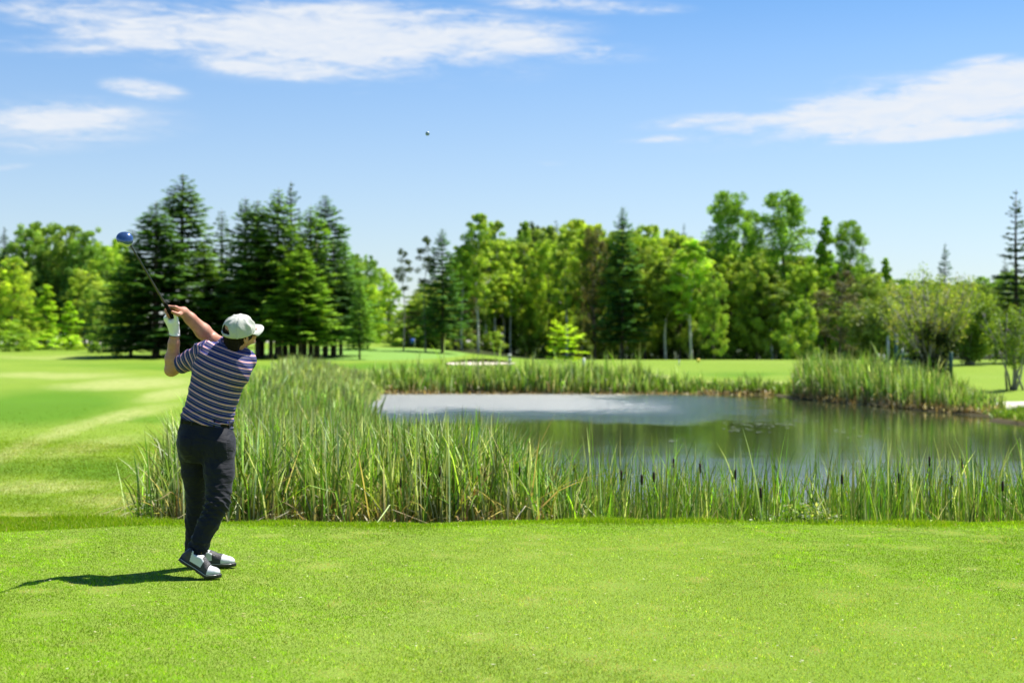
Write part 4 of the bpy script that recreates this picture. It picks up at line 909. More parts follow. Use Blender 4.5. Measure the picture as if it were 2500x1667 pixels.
# brown seed heads of the cattails that stand out against the water
SEED = pm('brown_seed_head', (.035, .018, .010), .9, bump=.4, bscale=300, bdist=.002); STEM = pm('cattail_stem', (.09, .15, .03), .6)
ct = [(1319, 1076, 13.6), (1193, 1082, 13.3), (1427, 1091, 13.3), (1474, 1101, 13.2), (1502, 1095, 13.0), (1547, 1063, 13.8), (1113, 1085, 13.1), (1608, 1075, 13.5), (1689, 1089, 13.1), (1747, 1131, 12.9),
      (2065, 1097, 13.2), (2209, 1065, 13.4), (2186, 1102, 13.0), (2303, 1116, 12.9), (2135, 1059, 13.6), (1934, 1100, 13.0), (1010, 1083, 12.9), (835, 1072, 13.2), (920, 1110, 12.95), (668, 1085, 13.0)]
ct.sort(); ORD = 'first second third fourth fifth sixth seventh eighth ninth tenth eleventh twelfth thirteenth fourteenth fifteenth sixteenth seventeenth eighteenth nineteenth twentieth'.split()
for i, (px_, py_, yy) in enumerate(ct):
    c = P(px_, py_, yy); zb = float(gb(c[0], c[1])); sw = random.uniform(-.03, .03); b0 = np.array([c[0]+sw, yy+.02, zb])
    v, q, t = tube([b0, b0+(c-b0)*.5+np.array([.006, 0, 0]), c, c+np.array([-sw*.12, 0, .14])], [.0045, .004, .0032, .0012], 6)
    o = mesh('cattail', v, [q, t], STEM, org=b0); tag(o, 'brown cattail head on its stem in the near reeds, '+ORD[i]+' counted from the left', 'cattail', 'cattails with brown seed heads')
    d = unit(c-b0); r0 = random.uniform(.010, .0125); v, q, t = tube([c-d*.048, c-d*.043, c-d*.02, c+d*.02, c+d*.043, c+d*.048], [.003, r0*.85, r0, r0, r0*.85, .003], 10); mesh('seed_head', v, [q, t], SEED, parent=o, org=b0)
# ------------------------------------------------------------------ trees
LEAFT = leafmat('tree_leaf', use_obj=True, trans=.42, tint=(1.45, 1.35, .5), spec=.15, rough=.5)
NEED = leafmat('spruce_needle', use_obj=True, trans=.28, tint=(1.4, 1.35, .5), spec=.08, rough=.7)
def barkmat(name, a, b, sc=(6, 6, 1.2), lo=.45, hi=.6):
    m, nt, out = newmat(name); L = nt.links; bs = nd(nt, 'ShaderNodeBsdfPrincipled'); bs.inputs['Roughness'].default_value = .85
    tcn = nd(nt, 'ShaderNodeTexCoord'); mp = nd(nt, 'ShaderNodeMapping'); mp.inputs['Scale'].default_value = sc; n = nd(nt, 'ShaderNodeTexNoise'); n.inputs['Scale'].default_value = 2; n.inputs['Detail'].default_value = 5
    L.new(tcn.outputs['Object'], mp.inputs[0]); L.new(mp.outputs[0], n.inputs['Vector']); cr = nd(nt, 'ShaderNodeValToRGB')
    cr.color_ramp.elements[0].position = lo; cr.color_ramp.elements[0].color = (*a, 1); cr.color_ramp.elements[1].position = hi; cr.color_ramp.elements[1].color = (*b, 1)
    L.new(n.outputs[0], cr.inputs[0]); L.new(cr.outputs[0], bs.inputs['Base Color']); L.new(bs.outputs[0], out.inputs[0]); return m
BIRCH = barkmat('birch_bark', (.10, .09, .08), (.62, .60, .56), (1.5, 1.5, 5), .36, .46)
BARK = barkmat('grey_brown_bark', (.06, .045, .035), (.16, .13, .11)); PALEB = barkmat('pale_grey_bark', (.18, .16, .15), (.36, .34, .33))
def limbs_of(r, H, pts, r0, top, wob_=.15, n=10, lean=0., nl=0):
    zs = np.linspace(0, top, n); a = r.uniform(0, 6.28); ph = r.uniform(0, 6.28)
    c = np.stack([lean*zs*math.cos(a)+wob_*np.sin(zs*.5+ph)*(zs/H), lean*zs*math.sin(a)+wob_*np.cos(zs*.43+ph)*(zs/H), zs], -1)
    parts = [tube(c, list(np.interp(zs/H, [0, .04, 1], [r0*1.35, r0, r0*.12])), 8)]
    for i in range(nl):
        p = pts[r.integers(0, len(pts))]; zr = max(p[2]-abs(np.hypot(p[0], p[1]))*r.uniform(.5, 1.1), H*.12); zr = min(zr, top*.97)
        s = np.array([np.interp(zr, zs, c[:, 0]), np.interp(zr, zs, c[:, 1]), zr]); m_ = (s+p)/2+np.array([0, 0, .12*H*.1]); rr = r0*.4*(1-zr/H)+.012
        parts.append(tube([s, m_, p], [rr, rr*.7, rr*.25], 5))
    return parts
def leafcloud(r, cen, rad_, n, size, cols, flat=.7, up=.5):
    """cen (k,3), rad_ (k,), n leaves per clump"""
    k = len(cen); i = np.repeat(np.arange(k), n); m = len(i)
    d = r.normal(0, 1, (m, 3)); d /= np.linalg.norm(d, axis=1)[:, None]; d *= (r.random((m, 1))**.4)*rad_[i][:, None]; d[:, 2] *= flat
    p = cen[i]+d; nr = r.normal(0, .8, (m, 3))+d/rad_[i][:, None]*.8+np.array([0, 0, up]); nr /= np.linalg.norm(nr, axis=1)[:, None]
    a = np.cross(nr, r.normal(size=(m, 3))); a /= np.linalg.norm(a, axis=1)[:, None]; b = np.cross(nr, a); s = size*r.uniform(.6, 1.3, (m, 1))
    V = np.stack([p-a*s, p-b*s*.62, p+a*s, p+b*s*.62], 1).reshape(-1, 3)
    ccl = np.array(cols)[r.integers(0, len(cols), k)]*r.uniform(.75, 1.25, (k, 1)); C = ccl[i]*r.uniform(.75, 1.25, (m, 1)); return V, np.repeat(C, 4, 0)
PROTO = {}
def proto(kind, trunk_parts, V, C, H, bark, leaf, crown='crown', R=1.):
    """keeps meshes only; the trees placed below share them"""
    v, f = merge(trunk_parts); t = mesh('trunk', v, f, bark); c = mesh(crown, V, np.arange(len(V)).reshape(-1, 4), leaf, col=C, smooth=False)
    PROTO.setdefault(kind, []).append((t.data, c.data, H, R)); bpy.data.objects.remove(t); bpy.data.objects.remove(c)
LG = [(.22, .36, .05), (.29, .43, .06), (.16, .285, .045), (.34, .47, .085)]
def broad(kind, seed, H=12., R=2.2, z0=.25, prof=None, k=95, n=150, size=.105, cr=.62, bark=BIRCH, r0=.11, lean=0., cols=LG, nl=26, fl=.75):
    r = np.random.default_rng(seed); t = z0+(1-z0)*r.random(k)**.85; pr = np.interp(t, *(prof or ([z0, z0+.15, .55, .8, 1], [.5, .85, 1, .8, .30])))
    a = r.uniform(0, 6.28, k); rr = R*pr*np.sqrt(r.uniform(.05, 1, k)); cen = np.stack([rr*np.cos(a)+lean*t*H, rr*np.sin(a), t*H*.97], -1)
    cen += r.normal(0, .12, cen.shape); rd_ = cr*r.uniform(.55, 1.25, k)*(.55+.45*pr)
    V, C = leafcloud(r, cen, rd_, n, size, cols, fl)
    proto(kind, limbs_of(r, H, cen, r0, H*.93, .35, 12, lean*0, nl), V, C, H, bark, LEAFT, R=R)
for s in range(4): broad('birch', 100+s, 12, 1.9, .34, k=125, n=130, cr=.46, size=.088, r0=.105)
for s in range(4): broad('leafy', 110+s, 11, 2.7, .10, ([.1, .3, .6, .85, 1], [.75, 1, 1, .85, .40]), k=190, n=130, cr=.55, size=.09, bark=BARK, r0=.14)
for s in range(3): broad('poplar', 120+s, 14, 2.3, .22, ([.22, .35, .6, .85, 1], [.7, .95, 1, .8, .35]), k=170, n=115, cr=.62, size=.09, bark=BARK, r0=.15, fl=.9, cols=[(.17, .29, .045), (.22, .36, .045), (.14, .25, .045)])
for s in range(2): broad('column', 130+s, 11, 1.2, .08, ([.08, .3, .6, 1], [.8, 1, .8, .1]), k=80, n=120, cr=.5, bark=BARK, r0=.1, cols=[(.15, .28, .03), (.20, .34, .035)])
for s in range(3): broad('bush', 140+s, 4, 2.0, .06, ([.06, .3, .7, 1], [.85, 1, .8, .3]), k=60, n=130, cr=.5, bark=BARK, r0=.05, nl=14, size=.09)
for s in range(2): broad('thin', 150+s, 12, 1.25, .62, ([.62, .75, .9, 1], [.5, 1, .8, .3]), k=26, n=85, cr=.5, bark=PALEB, r0=.085, nl=14, size=.09, cols=[(.06, .10, .03), (.08, .13, .035)])
for s in range(2): broad('grey', 160+s, 8, 2.0, .12, None, k=75, n=70, cr=.6, bark=BARK, r0=.11, nl=40, size=.09, cols=[(.10, .11, .055), (.13, .13, .08), (.07, .09, .04)])
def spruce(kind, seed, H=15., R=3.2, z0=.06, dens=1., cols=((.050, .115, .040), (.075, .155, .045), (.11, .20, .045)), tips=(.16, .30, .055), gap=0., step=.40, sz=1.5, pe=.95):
    r = np.random.default_rng(seed); V = []; C = []; lim = []; z = z0*H
    while z < H*.985:
        t = (z-z0*H)/(H*(1-z0)); L0 = R*(1-t)**pe*(1 if t > .12 else .8+.2*t/.12)+.10; nb_ = int(r.integers(8, 11)*dens+ .5) if t < .9 else 5; a0 = r.uniform(0, 6.28)
        for b in range(nb_):
            if r.random() < gap: continue
            a = a0+b*6.283/nb_+r.normal(0, .18); Lb = L0*r.uniform(.55, 1.30); sl = np.interp(t, [0, .5, 1], [-.22, .02, .75])+r.normal(0, .08)
            ns = max(4, int(Lb/.11*1.0)); s_ = np.linspace(.10, 1, ns)*Lb; dr = np.array([math.cos(a), math.sin(a)]); curve = .10*(s_/max(Lb, .1))**2*Lb
            p = np.stack([dr[0]*s_, dr[1]*s_, z+sl*s_+curve], -1)
            if r.random() < .35: lim.append(tube([p[0], p[ns//2], p[-1]], [.025*(1-t)+.008, .016*(1-t)+.005, .004], 4, False))
            for side in (-1, 0, 1):
                q = p[r.random(ns) < .93]; m = len(q)
                if not m: continue
                w = (.16+.30*np.sin(np.clip((q[:, :2]@dr)/Lb, 0, 1)*2.6))*min(1, Lb)*r.uniform(.6, 1.25, m)*sz
                fd = np.array([dr[0], dr[1], .0])+side*np.array([-dr[1], dr[0], 0])*1.0+r.normal(0, .22, (m, 3)); fd[:, 2] -= .22 if side else .0; fd /= np.linalg.norm(fd, axis=1)[:, None]
                pn = np.cross(fd, np.array([0, 0, 1.])+r.normal(0, .35, (m, 3))); pn /= np.linalg.norm(pn, axis=1)[:, None]; hw = (.055*r.uniform(.7, 1.4, m)*sz)[:, None]; w = w[:, None]*(.7 if side == 0 else 1)
                V.append(np.stack([q, q+fd*w*.5+pn*hw, q+fd*w, q+fd*w*.5-pn*hw], 1).reshape(-1, 3))
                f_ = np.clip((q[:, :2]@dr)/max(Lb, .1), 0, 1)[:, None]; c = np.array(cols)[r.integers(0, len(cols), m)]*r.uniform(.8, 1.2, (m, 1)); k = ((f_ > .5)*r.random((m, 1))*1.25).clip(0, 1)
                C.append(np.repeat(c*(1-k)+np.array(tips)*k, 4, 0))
        z += step*r.uniform(.8, 1.2)*(1 if t < .8 else .7)
    tr = [tube([(0, 0, 0), (.03, 0, H*.3), (0, .04, H*.7), (0, 0, H)], [.19*H/15, .15*H/15, .08*H/15, .012], 8)]+lim
    proto(kind, tr, np.concatenate(V), np.concatenate(C), H, BARK, NEED, R=R)
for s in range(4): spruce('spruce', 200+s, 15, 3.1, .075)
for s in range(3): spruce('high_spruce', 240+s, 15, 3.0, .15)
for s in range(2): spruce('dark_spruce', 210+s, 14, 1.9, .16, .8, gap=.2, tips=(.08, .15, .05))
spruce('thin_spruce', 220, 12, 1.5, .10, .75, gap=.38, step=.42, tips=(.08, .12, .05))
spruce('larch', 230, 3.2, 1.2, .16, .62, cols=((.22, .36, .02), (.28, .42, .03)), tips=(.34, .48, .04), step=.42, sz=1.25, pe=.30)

def root_at(px, y):
    x = (px-1176)/F*y; return np.array([x, y, float(gz(x, y))])
def tree(kind, name, px, top, y, wide, label, tint=(1, 1, 1), group=None, cat='tree', rot=None, crown='crown', which=None, z=None):
    """wide: crown width in picture units"""
    if px > 950 and y > 103: y = y*(1+.42*float(sm(950, 1250, px)))
    L_ = PROTO[kind]; td, cd, H, R_ = L_[(random.randrange(len(L_)) if which is None else which % len(L_))]
    b = root_at(px, y)
    if z is not None: b[2] = z
    hz_ = CH+(HZ-top)/F*y-b[2]; sz_ = hz_/H; sx_ = wide/F*y*(1.34 if 'spruce' in kind else 1.22 if kind == 'poplar' else 1.08)/(2*R_+.7*(kind not in ('spruce', 'high_spruce', 'dark_spruce', 'thin_spruce', 'larch')))
    e = empty(name, tuple(b), label, cat, group); e.scale = (sx_, sx_, sz_); e.rotation_euler = (0, 0, random.uniform(0, 6.28) if rot is None else rot)
    for nm, dd in (('trunk', td), (crown, cd)):
        o = bpy.data.objects.new(nm, dd); COL.objects.link(o); o.parent = e
        o.color = (*tint, 1)
    return e
SPG = 'spruces in the dark stand left of the pond'; FG = 'trees of the wood behind the pond'; LGp = 'trees of the wood on the far left'
S = 'spruce_tree'
T_ = [ # kind, name, px, top, dist, width, label, tint
 ('spruce', S, 420, 398, 118, 245, 'tallest spruce of the left stand, its tip highest of all behind the golfer', (1, 1, 1)),
 ('spruce', S, 358, 462, 112, 225, 'broad dark spruce just under the tilted club, low boughs on the grass', (.85, .95, 1)),
 ('spruce', S, 300, 560, 116, 110, 'short dark spruce at the left foot of the spruce stand', (.8, .9, .95)),
 ('dark_spruce', S, 509, 480, 132, 90, 'slender spruce standing back in the gap above the golfer cap', (1.1, 1.1, 1)),
 ('spruce', S, 470, 560, 114, 150, 'lower pale spruce between golfer cap and tallest spruce', (1.5, 1.45, 1)),
 ('spruce', S, 563, 452, 120, 150, 'narrow topped spruce right of the gap above the cap', (1, 1, 1)),
 ('spruce', S, 592, 458, 113, 175, 'broad spruce directly above the right of the cap', (.9, .95, 1)),
 ('spruce', S, 640, 430, 112, 180, 'bright green pointed spruce in the middle of the stand', (1.5, 1.4, 1)),
 ('dark_spruce', S, 669, 415, 124, 95, 'thin dark spruce top rising behind the bright middle spruce', (.8, .9, 1)),
 ('spruce', S, 714, 470, 114, 150, 'spruce left of the last tall tip, with yellowish bough ends', (1.7, 1.6, 1)),
 ('spruce', S, 747, 445, 118, 170, 'last tall spruce at the right end of the stand', (.9, 1, 1)),
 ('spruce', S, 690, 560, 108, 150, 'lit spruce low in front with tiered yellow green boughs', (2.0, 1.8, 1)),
 ('spruce', S, 783, 535, 122, 110, 'shorter spruce sloping down at the right edge of the stand', (1.2, 1.3, 1)),
 ('spruce', S, 826, 640, 106, 60, 'small spruce on a bare short trunk alone right of the stand', (1.7, 1.6, 1)),
 # behind / right of the spruces
 ('poplar', 'poplar_tree', 812, 578, 140, 70, 'dark open crowned poplar just right of the spruce stand', (1.2, 1.2, 1)),
 ('poplar', 'poplar_tree', 845, 582, 150, 60, 'scraggy poplar top above the bright shrubs left of the green', (1, 1.1, 1)),
 ('leafy', 'leafy_tree', 873, 612, 165, 70, 'yellow green round tree at the back of the putting green', (1.5, 1.4, 1)),
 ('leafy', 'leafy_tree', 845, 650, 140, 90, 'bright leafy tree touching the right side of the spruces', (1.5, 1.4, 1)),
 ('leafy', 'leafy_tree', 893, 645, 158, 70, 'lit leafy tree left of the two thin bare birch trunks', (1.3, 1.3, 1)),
 ('thin', 'birch_tree', 927, 570, 140, 56, 'thin pale trunk with a small tuft of leaves alone against the sky', (1, 1, 1)),
 ('thin', 'birch_tree', 977, 540, 138, 62, 'tall thin birch touching the left dark spruce of the wood', (1, 1, 1)),
 ('high_spruce', S, 1016, 522, 132, 90, 'dark pointed spruce at the left end of the wood', (.8, .95, 1.1)),
 ('birch', 'birch_tree', 1098, 487, 128, 105, 'birch with the brightest white trunk in the wood', (1.2, 1.15, 1)),
 ('birch', 'birch_tree', 1060, 560, 136, 80, 'round birch between left dark spruce and white trunk', (1.4, 1.3, 1)),
 ('birch', 'birch_tree', 1137, 503, 132, 95, 'birch with pointed top next right of the white trunk', (1.2, 1.15, 1)),
 ('birch', 'birch_tree', 1172, 560, 126, 70, 'birch whose pale trunk leans to the right', (1.5, 1.4, 1)),
 ('birch', 'birch_tree', 1203, 505, 134, 66, 'narrow birch, first of two close thin tops', (1, 1.05, 1)),
 ('thin', 'birch_tree', 1226, 507, 134, 50, 'wispy second of two close thin birch tops', (1, 1, 1)),
 ('birch', 'birch_tree', 1258, 515, 126, 96, 'greyish birch above the small yellow sapling, trunk half hidden', (1.1, 1.0, 1.5)),
 ('dark_spruce', S, 1277, 503, 150, 40, 'tiny dark spruce tip poking over the birches', (.8, .9, 1)),
 ('leafy', 'leafy_tree', 1322, 500, 134, 110, 'yellow green crown left of the big central dark spruce', (1.5, 1.35, 1)),
 ('birch', 'birch_tree', 1370, 512, 128, 96, 'light birch touching the left side of the central spruce', (1.6, 1.4, 1)),
 ('high_spruce', S, 1430, 472, 116, 100, 'big dark spruce in the middle of the wood, bare trunk below', (.85, 1, 1.15)),
 ('leafy', 'leafy_tree', 1490, 513, 134, 110, 'bright rounded crown just right of the big central spruce', (1.35, 1.3, 1)),
 ('leafy', 'leafy_tree', 1540, 520, 136, 90, 'rounded crown under the second tiny spruce tip', (1.3, 1.25, 1)),
 ('dark_spruce', S, 1571, 512, 150, 36, 'tiny spruce tip above the light aspen', (.8, .9, 1)),
 ('birch', 'aspen_tree', 1588, 545, 114, 135, 'large light green aspen with a pale forked trunk, nearest of the wood', (1.45, 1.45, 1)),
 ('poplar', 'poplar_tree', 1676, 430, 122, 125, 'tall poplar with a narrow high crown, left one of the two tallest', (1.2, 1.3, 1)),
 ('poplar', 'poplar_tree', 1797, 436, 120, 150, 'tall broad poplar with sky showing through its crown', (1.2, 1.3, 1)),
 ('poplar', 'poplar_tree', 1728, 480, 130, 70, 'slighter poplar between the two tallest ones', (1.1, 1.2, 1)),
 ('column', 'poplar_tree', 1894, 490, 118, 78, 'narrow column shaped poplar right of the two tallest', (1.2, 1.25, 1)),
 ('poplar', 'poplar_tree', 1952, 498, 122, 90, 'poplar with a knobbly top right of the column shaped one', (1.2, 1.25, 1)),
 ('dark_spruce', S, 1982, 563, 136, 70, 'dark spruce peeping out right of the knobbly poplar', (.8, .95, 1.1)),
 ('column', 'poplar_tree', 2036, 587, 130, 60, 'small pointed tree alone at the right end of the tall wood', (1.3, 1.3, 1)),
 ('dark_spruce', S, 2171, 557, 130, 50, 'lone dark spruce top above the twiggy willow', (.8, 1, 1.2)),
 ('thin_spruce', S, 2334, 435, 92, 92, 'tall thin spruce with see through branches at the right edge', (.9, .9, 1)),
 ('thin_spruce', S, 2309, 590, 108, 44, 'low ragged spruce just left of the tall thin one', (.7, .8, .9)),
 ('grey', 'grey_tree', 1928, 640, 106, 145, 'dull grey olive half bare tree in front of the poplars', (1, 1, 1)),
 ('leafy', 'leafy_tree', 1640, 620, 110, 75, 'darker leafy tree below the left tallest poplar', (1.1, 1.1, 1)),
 ('bush', 'leafy_tree', 1835, 690, 104, 115, 'light green round tree under the broad tall poplar', (1.0, 1.0, 1)),
 # far left
 ('dark_spruce', S, 10, 520, 170, 60, 'dark spruce at the very left edge of the picture', (.8, .9, 1.1)),
 ('leafy', 'leafy_tree', 60, 520, 175, 130, 'far left leafy tree beside the edge spruce', (.85, .95, 1)),
 ('leafy', 'leafy_tree', 100, 508, 178, 130, 'highest crown of the far left wood', (.95, 1, 1)),
 ('leafy', 'leafy_tree', 155, 513, 176, 120, 'flat topped crown second highest of the far left wood', (.9, .95, 1)),
 ('leafy', 'leafy_tree', 205, 525, 174, 110, 'crown of the far left wood nearest the club head', (.9, 1, 1)),
 ('leafy', 'leafy_tree', 243, 560, 168, 100, 'bright crown right below the club head', (1.3, 1.3, 1)),
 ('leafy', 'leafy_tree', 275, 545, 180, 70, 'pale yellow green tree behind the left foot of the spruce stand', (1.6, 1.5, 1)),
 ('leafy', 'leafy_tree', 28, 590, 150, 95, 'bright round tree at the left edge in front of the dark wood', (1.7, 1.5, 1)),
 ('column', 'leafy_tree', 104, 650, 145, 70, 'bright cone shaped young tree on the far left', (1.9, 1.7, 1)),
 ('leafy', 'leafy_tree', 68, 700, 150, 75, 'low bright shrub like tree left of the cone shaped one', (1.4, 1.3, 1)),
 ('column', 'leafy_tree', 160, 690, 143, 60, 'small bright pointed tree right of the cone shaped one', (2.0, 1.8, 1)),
 ('leafy', 'leafy_tree', 195, 615, 160, 110, 'mid green tree half way down the far left wood', (1.3, 1.2, 1)),
 ('leafy', 'leafy_tree', 225, 650, 150, 90, 'soft grey green tree beside the darkest spruce boughs', (1.2, 1.15, 1.2)),
]
for k_, nm, px_, tp, y, wd, lb, ti in T_:
    if k_ == 'spruce' and px_ > 550: k_ = 'high_spruce'
    gp = SPG if (k_ in ('spruce', 'high_spruce') and px_ < 900) else (LGp if px_ < 290 else FG)
    tree(k_, nm, px_, tp, y, wd, lb, ti, gp)
bushes = [(20, 735, 142, 110, (1.5, 1.4, 1), 'low bright bush at the left edge under the wood'), (90, 762, 140, 110, (1.7, 1.6, 1), 'spreading bright bush left of the smooth fairway rise'), (165, 770, 138, 90, (1.6, 1.5, 1), 'last bush of the left row before the spruces'),
          (45, 770, 134, 90, (1.2, 1.2, 1), 'foremost darker bush at the left edge'), (268, 788, 116, 34, (1.3, 1.2, 1), 'tiny bush at the left foot of the spruce stand'), (225, 745, 128, 70, (.9, .95, 1), 'dark bush between far left wood and spruces'),
          (915, 745, 150, 60, (1.0, 1.0, 1), 'dark bush at the back corner of the putting green'), (880, 745, 160, 50, (1.5, 1.4, 1), 'bright low bush behind the putting green')]
for px_, tp, y, wd, ti, lb in bushes: tree('bush', 'bush', px_, tp, y, wd, lb, ti, 'bushes along the foot of the woods', 'bush')
# trunks and lower growth of the wood: trees nothing tells apart
r = np.random.default_rng(77)
FL = 'one of the dense green trees filling the wood behind the pond'; DL = 'shaded undergrowth bush at the dark foot of the wood behind the pond'
ORD2 = lambda i: ORD[i] if i < 20 else {20: 'twenty first', 21: 'twenty second', 22: 'twenty third', 23: 'twenty fourth', 24: 'twenty fifth', 25: 'twenty sixth', 26: 'twenty seventh', 27: 'twenty eighth', 28: 'twenty ninth', 29: 'thirtieth', 30: 'thirty first', 31: 'thirty second'}[i]
LM = [(927, 'the lone thin trunk'), (977, 'the thin birch by the left spruce'), (1017, 'the left dark spruce'), (1060, 'the round birch'), (1098, 'the white trunked birch'), (1137, 'the pointed birch'), (1172, 'the leaning trunk'), (1215, 'the two thin tops'),
      (1258, 'the greyish birch'), (1297, 'the yellow sapling'), (1335, 'the yellow green crown'), (1370, 'the light birch'), (1430, 'the central spruce'), (1490, 'the crown beside the central spruce'), (1540, 'the crown under the tiny tip'), (1588, 'the forked aspen'),
      (1640, 'the darker tree'), (1676, 'the left tallest poplar'), (1728, 'the slight middle poplar'), (1797, 'the broad tall poplar'), (1840, 'the light round tree'), (1894, 'the column shaped poplar'), (1928, 'the grey tree'), (1965, 'the knobbly poplar'),
      (2036, 'the small pointed tree'), (2090, 'the pale shrubs'), (2140, 'the twiggy willow'), (2200, 'the right side of the willow'), (2249, 'the tall green post'), (2325, 'the young birch'), (2380, 'the right frame edge')]
lmk = lambda px: min(LM, key=lambda a: abs(a[0]-px))[1]
ROWN = ('front row, just behind ', 'middle row, behind ', 'back row, far behind ')
base_y = lambda px: float(np.interp(px, [920, 1000, 1100, 1200, 1280, 1400, 2000, 2400], [150, 140, 130, 122, 116, 114, 114, 116]))
topl = lambda px: float(np.interp(px, [930, 1000, 1060, 1130, 1300, 1450, 1620, 1700, 1850, 1960, 2030, 2150, 2400], [720, 640, 580, 535, 512, 518, 550, 555, 585, 600, 650, 655, 660]))
px_ = 950
while px_ < 2380:
    for row in range(3):
        q = px_+r.uniform(-14, 14); dy = 4+row*9+r.uniform(-2, 3)
        kd = ['birch', 'leafy', 'leafy', 'poplar'][r.integers(0, 4)] if row else ['birch', 'leafy', 'birch', 'grey'][r.integers(0, 4)]
        tp = topl(q)+(r.uniform(5, 60) if row < 1 else r.uniform(-6, 16)); b = r.uniform(.75, 1.3)
        tree(kd, 'birch_tree' if kd == 'birch' else 'leafy_tree', q, tp, base_y(q)+dy, r.uniform(95, 135), ('light ' if b > 1.1 else 'dark ' if b < .9 else 'mid green ')+{'birch': 'birch', 'leafy': 'leafy tree', 'poplar': 'poplar', 'grey': 'grey tree'}[kd]+', '+ROWN[row]+lmk(q), (b*1.05, b, .95), 'trees filling the wood behind the pond')
    px_ += 52
px_ = 945
while px_ < 2100:
    b = r.uniform(.6, 1.1); y_ = base_y(px_)+r.uniform(2, 9); tree('bush', 'bush', px_+r.uniform(-8, 8), r.uniform(700, 765), y_, r.uniform(70, 110), ('lighter' if b > .85 else 'darker')+' undergrowth bush at the wood foot, '+ORD2(int((px_-945)/38))+' from the left', (b, b, 1), 'undergrowth bushes of the wood', 'bush'); px_ += 38
px_ = 960
for i in range(29):      # shaded spruces within the wood
    q = 955+i*38+r.uniform(-8, 8); tree('dark_spruce', S, q, r.uniform(600, 700)+max(0, topl(q)-620), base_y(q)+r.uniform(8, 34), r.uniform(60, 95), 'shaded spruce deep inside the wood, '+ORD2(i)+' of its row from the left', (.9, 1, 1), 'shaded spruces inside the wood')
# far low tree line at the right, behind the course
for i in range(14):
    q = 2010+i*30+r.uniform(-8, 8); tree('leafy', 'leafy_tree', q, r.uniform(618, 660), r.uniform(150, 175), r.uniform(80, 110), 'low distant tree, '+ORD[i]+' from the left of the row behind willow and shrubs', (.9*r.uniform(.8, 1.3), 1, 1), 'low distant trees on the right')
for i in range(16):      # behind the spruce stand, seen between trunks, and the far left wood
    q = -30+i*22+r.uniform(-8, 8); tree('leafy', 'leafy_tree', q, r.uniform(560, 620), r.uniform(170, 200), r.uniform(90, 120), 'background tree of the far left wood, '+ORD[i]+' from left', (.7*r.uniform(.8, 1.3), .85, 1), 'trees filling the far left wood')
for i in range(9):
    q = 545+i*36+r.uniform(-8, 8); tree('leafy', 'leafy_tree', q, r.uniform(590, 690), r.uniform(225, 250), r.uniform(80, 110), 'distant tree glimpsed behind the spruce trunks, '+ORD[i]+' from the left', (1.3, 1.25, 1), 'distant trees behind the spruce stand')
# bare lower trunks of the spruce stand
for i, (q, y_, w_) in enumerate(((560, 116, .2), (602, 119, .15), (622, 112, .16), (636, 118, .2), (655, 114, .13), (676, 121, .2), (700, 116, .16), (728, 112, .15), (766, 115, .17))):
    b = root_at(q, y_); 
    tree('dark_spruce', S, q, r.uniform(500, 560), y_, r.uniform(90, 120), 'inner spruce with bare lower trunk, '+ORD[i]+' trunk from the left under the stand', (.8, .9, 1), 'inner spruces of the stand')

# white trunks that show clearly in the wood
# willow with bare grey twigs, dark foot
def shoots(seed, n, H, R, r0, fork=3, bark=PALEB):
    r = np.random.default_rng(seed); parts = []; ends = []
    for i in range(n):
        a = r.uniform(0, 6.28); sp = R*np.sqrt(r.uniform(.05, 1)); h = H*r.uniform(.7, 1)*(1-.25*(sp/R)**2); s = np.array([r.normal(0, .18), r.normal(0, .12), 0])
        pts = [s+np.array([math.cos(a)*sp*t**1.2, math.sin(a)*sp*t**1.2, h*t]) + r.normal(0, .05, 3)*(t > 0)*(t < 1) for t in np.linspace(0, 1, 6)]
        parts.append(tube(pts, [r0*(1-t)+.008 for t in np.linspace(0, .9, 6)], 5)); ends.append(pts)
        for j in range(fork):
            k = r.integers(2, 5); p = pts[k]; d = np.array([math.cos(a+r.normal(0, .9)), math.sin(a+r.normal(0, .9)), r.uniform(.7, 2)]); d = d/np.linalg.norm(d)*H*r.uniform(.12, .25)
            parts.append(tube([p, p+d*.5+r.normal(0, .04, 3), p+d], [.016, .011, .005], 4)); ends.append([p, p+d*.5, p+d])
    return parts, ends
b = land(2140, 885); b = np.array([(2140-1176)/F*66, 66, float(gz((2140-1176)/F*66, 66))])
wil = empty('willow_bush', tuple(b), 'large willow with bare grey twigs above and a dark leafy foot, behind the reed clump', 'willow')
parts, ends = shoots(5, 34, 5.3, 2.5, .05, 5); v, f = merge(parts); mesh('branches', v, f, PALEB, parent=wil)
r = np.random.default_rng(6); cen = []
for e in ends:
    for p in e[2:]:
        if r.random() < .85: cen.append(np.array(p)+r.normal(0, .12, 3))
cen = np.array(cen); V, C = leafcloud(r, cen, np.full(len(cen), .34), 38, .055, [(.13, .20, .03), (.17, .24, .05), (.20, .22, .08)], 1.2, .2)
o = mesh('crown', V, np.arange(len(V)).reshape(-1, 4), LEAFT, col=C, smooth=False, parent=wil); o.color = (1.6, 1.55, 1.2, 1)
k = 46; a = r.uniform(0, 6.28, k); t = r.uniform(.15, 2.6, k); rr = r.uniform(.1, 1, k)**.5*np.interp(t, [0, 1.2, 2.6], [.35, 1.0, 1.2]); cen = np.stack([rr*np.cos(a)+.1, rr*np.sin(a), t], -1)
V, C = leafcloud(r, cen, np.full(k, .36), 110, .07, [(.018, .032, .010), (.030, .050, .012), (.04, .055, .02)], 1, .2); mesh('low_foliage', V, np.arange(len(V)).reshape(-1, 4), LEAFT, col=C, smooth=False, parent=wil)
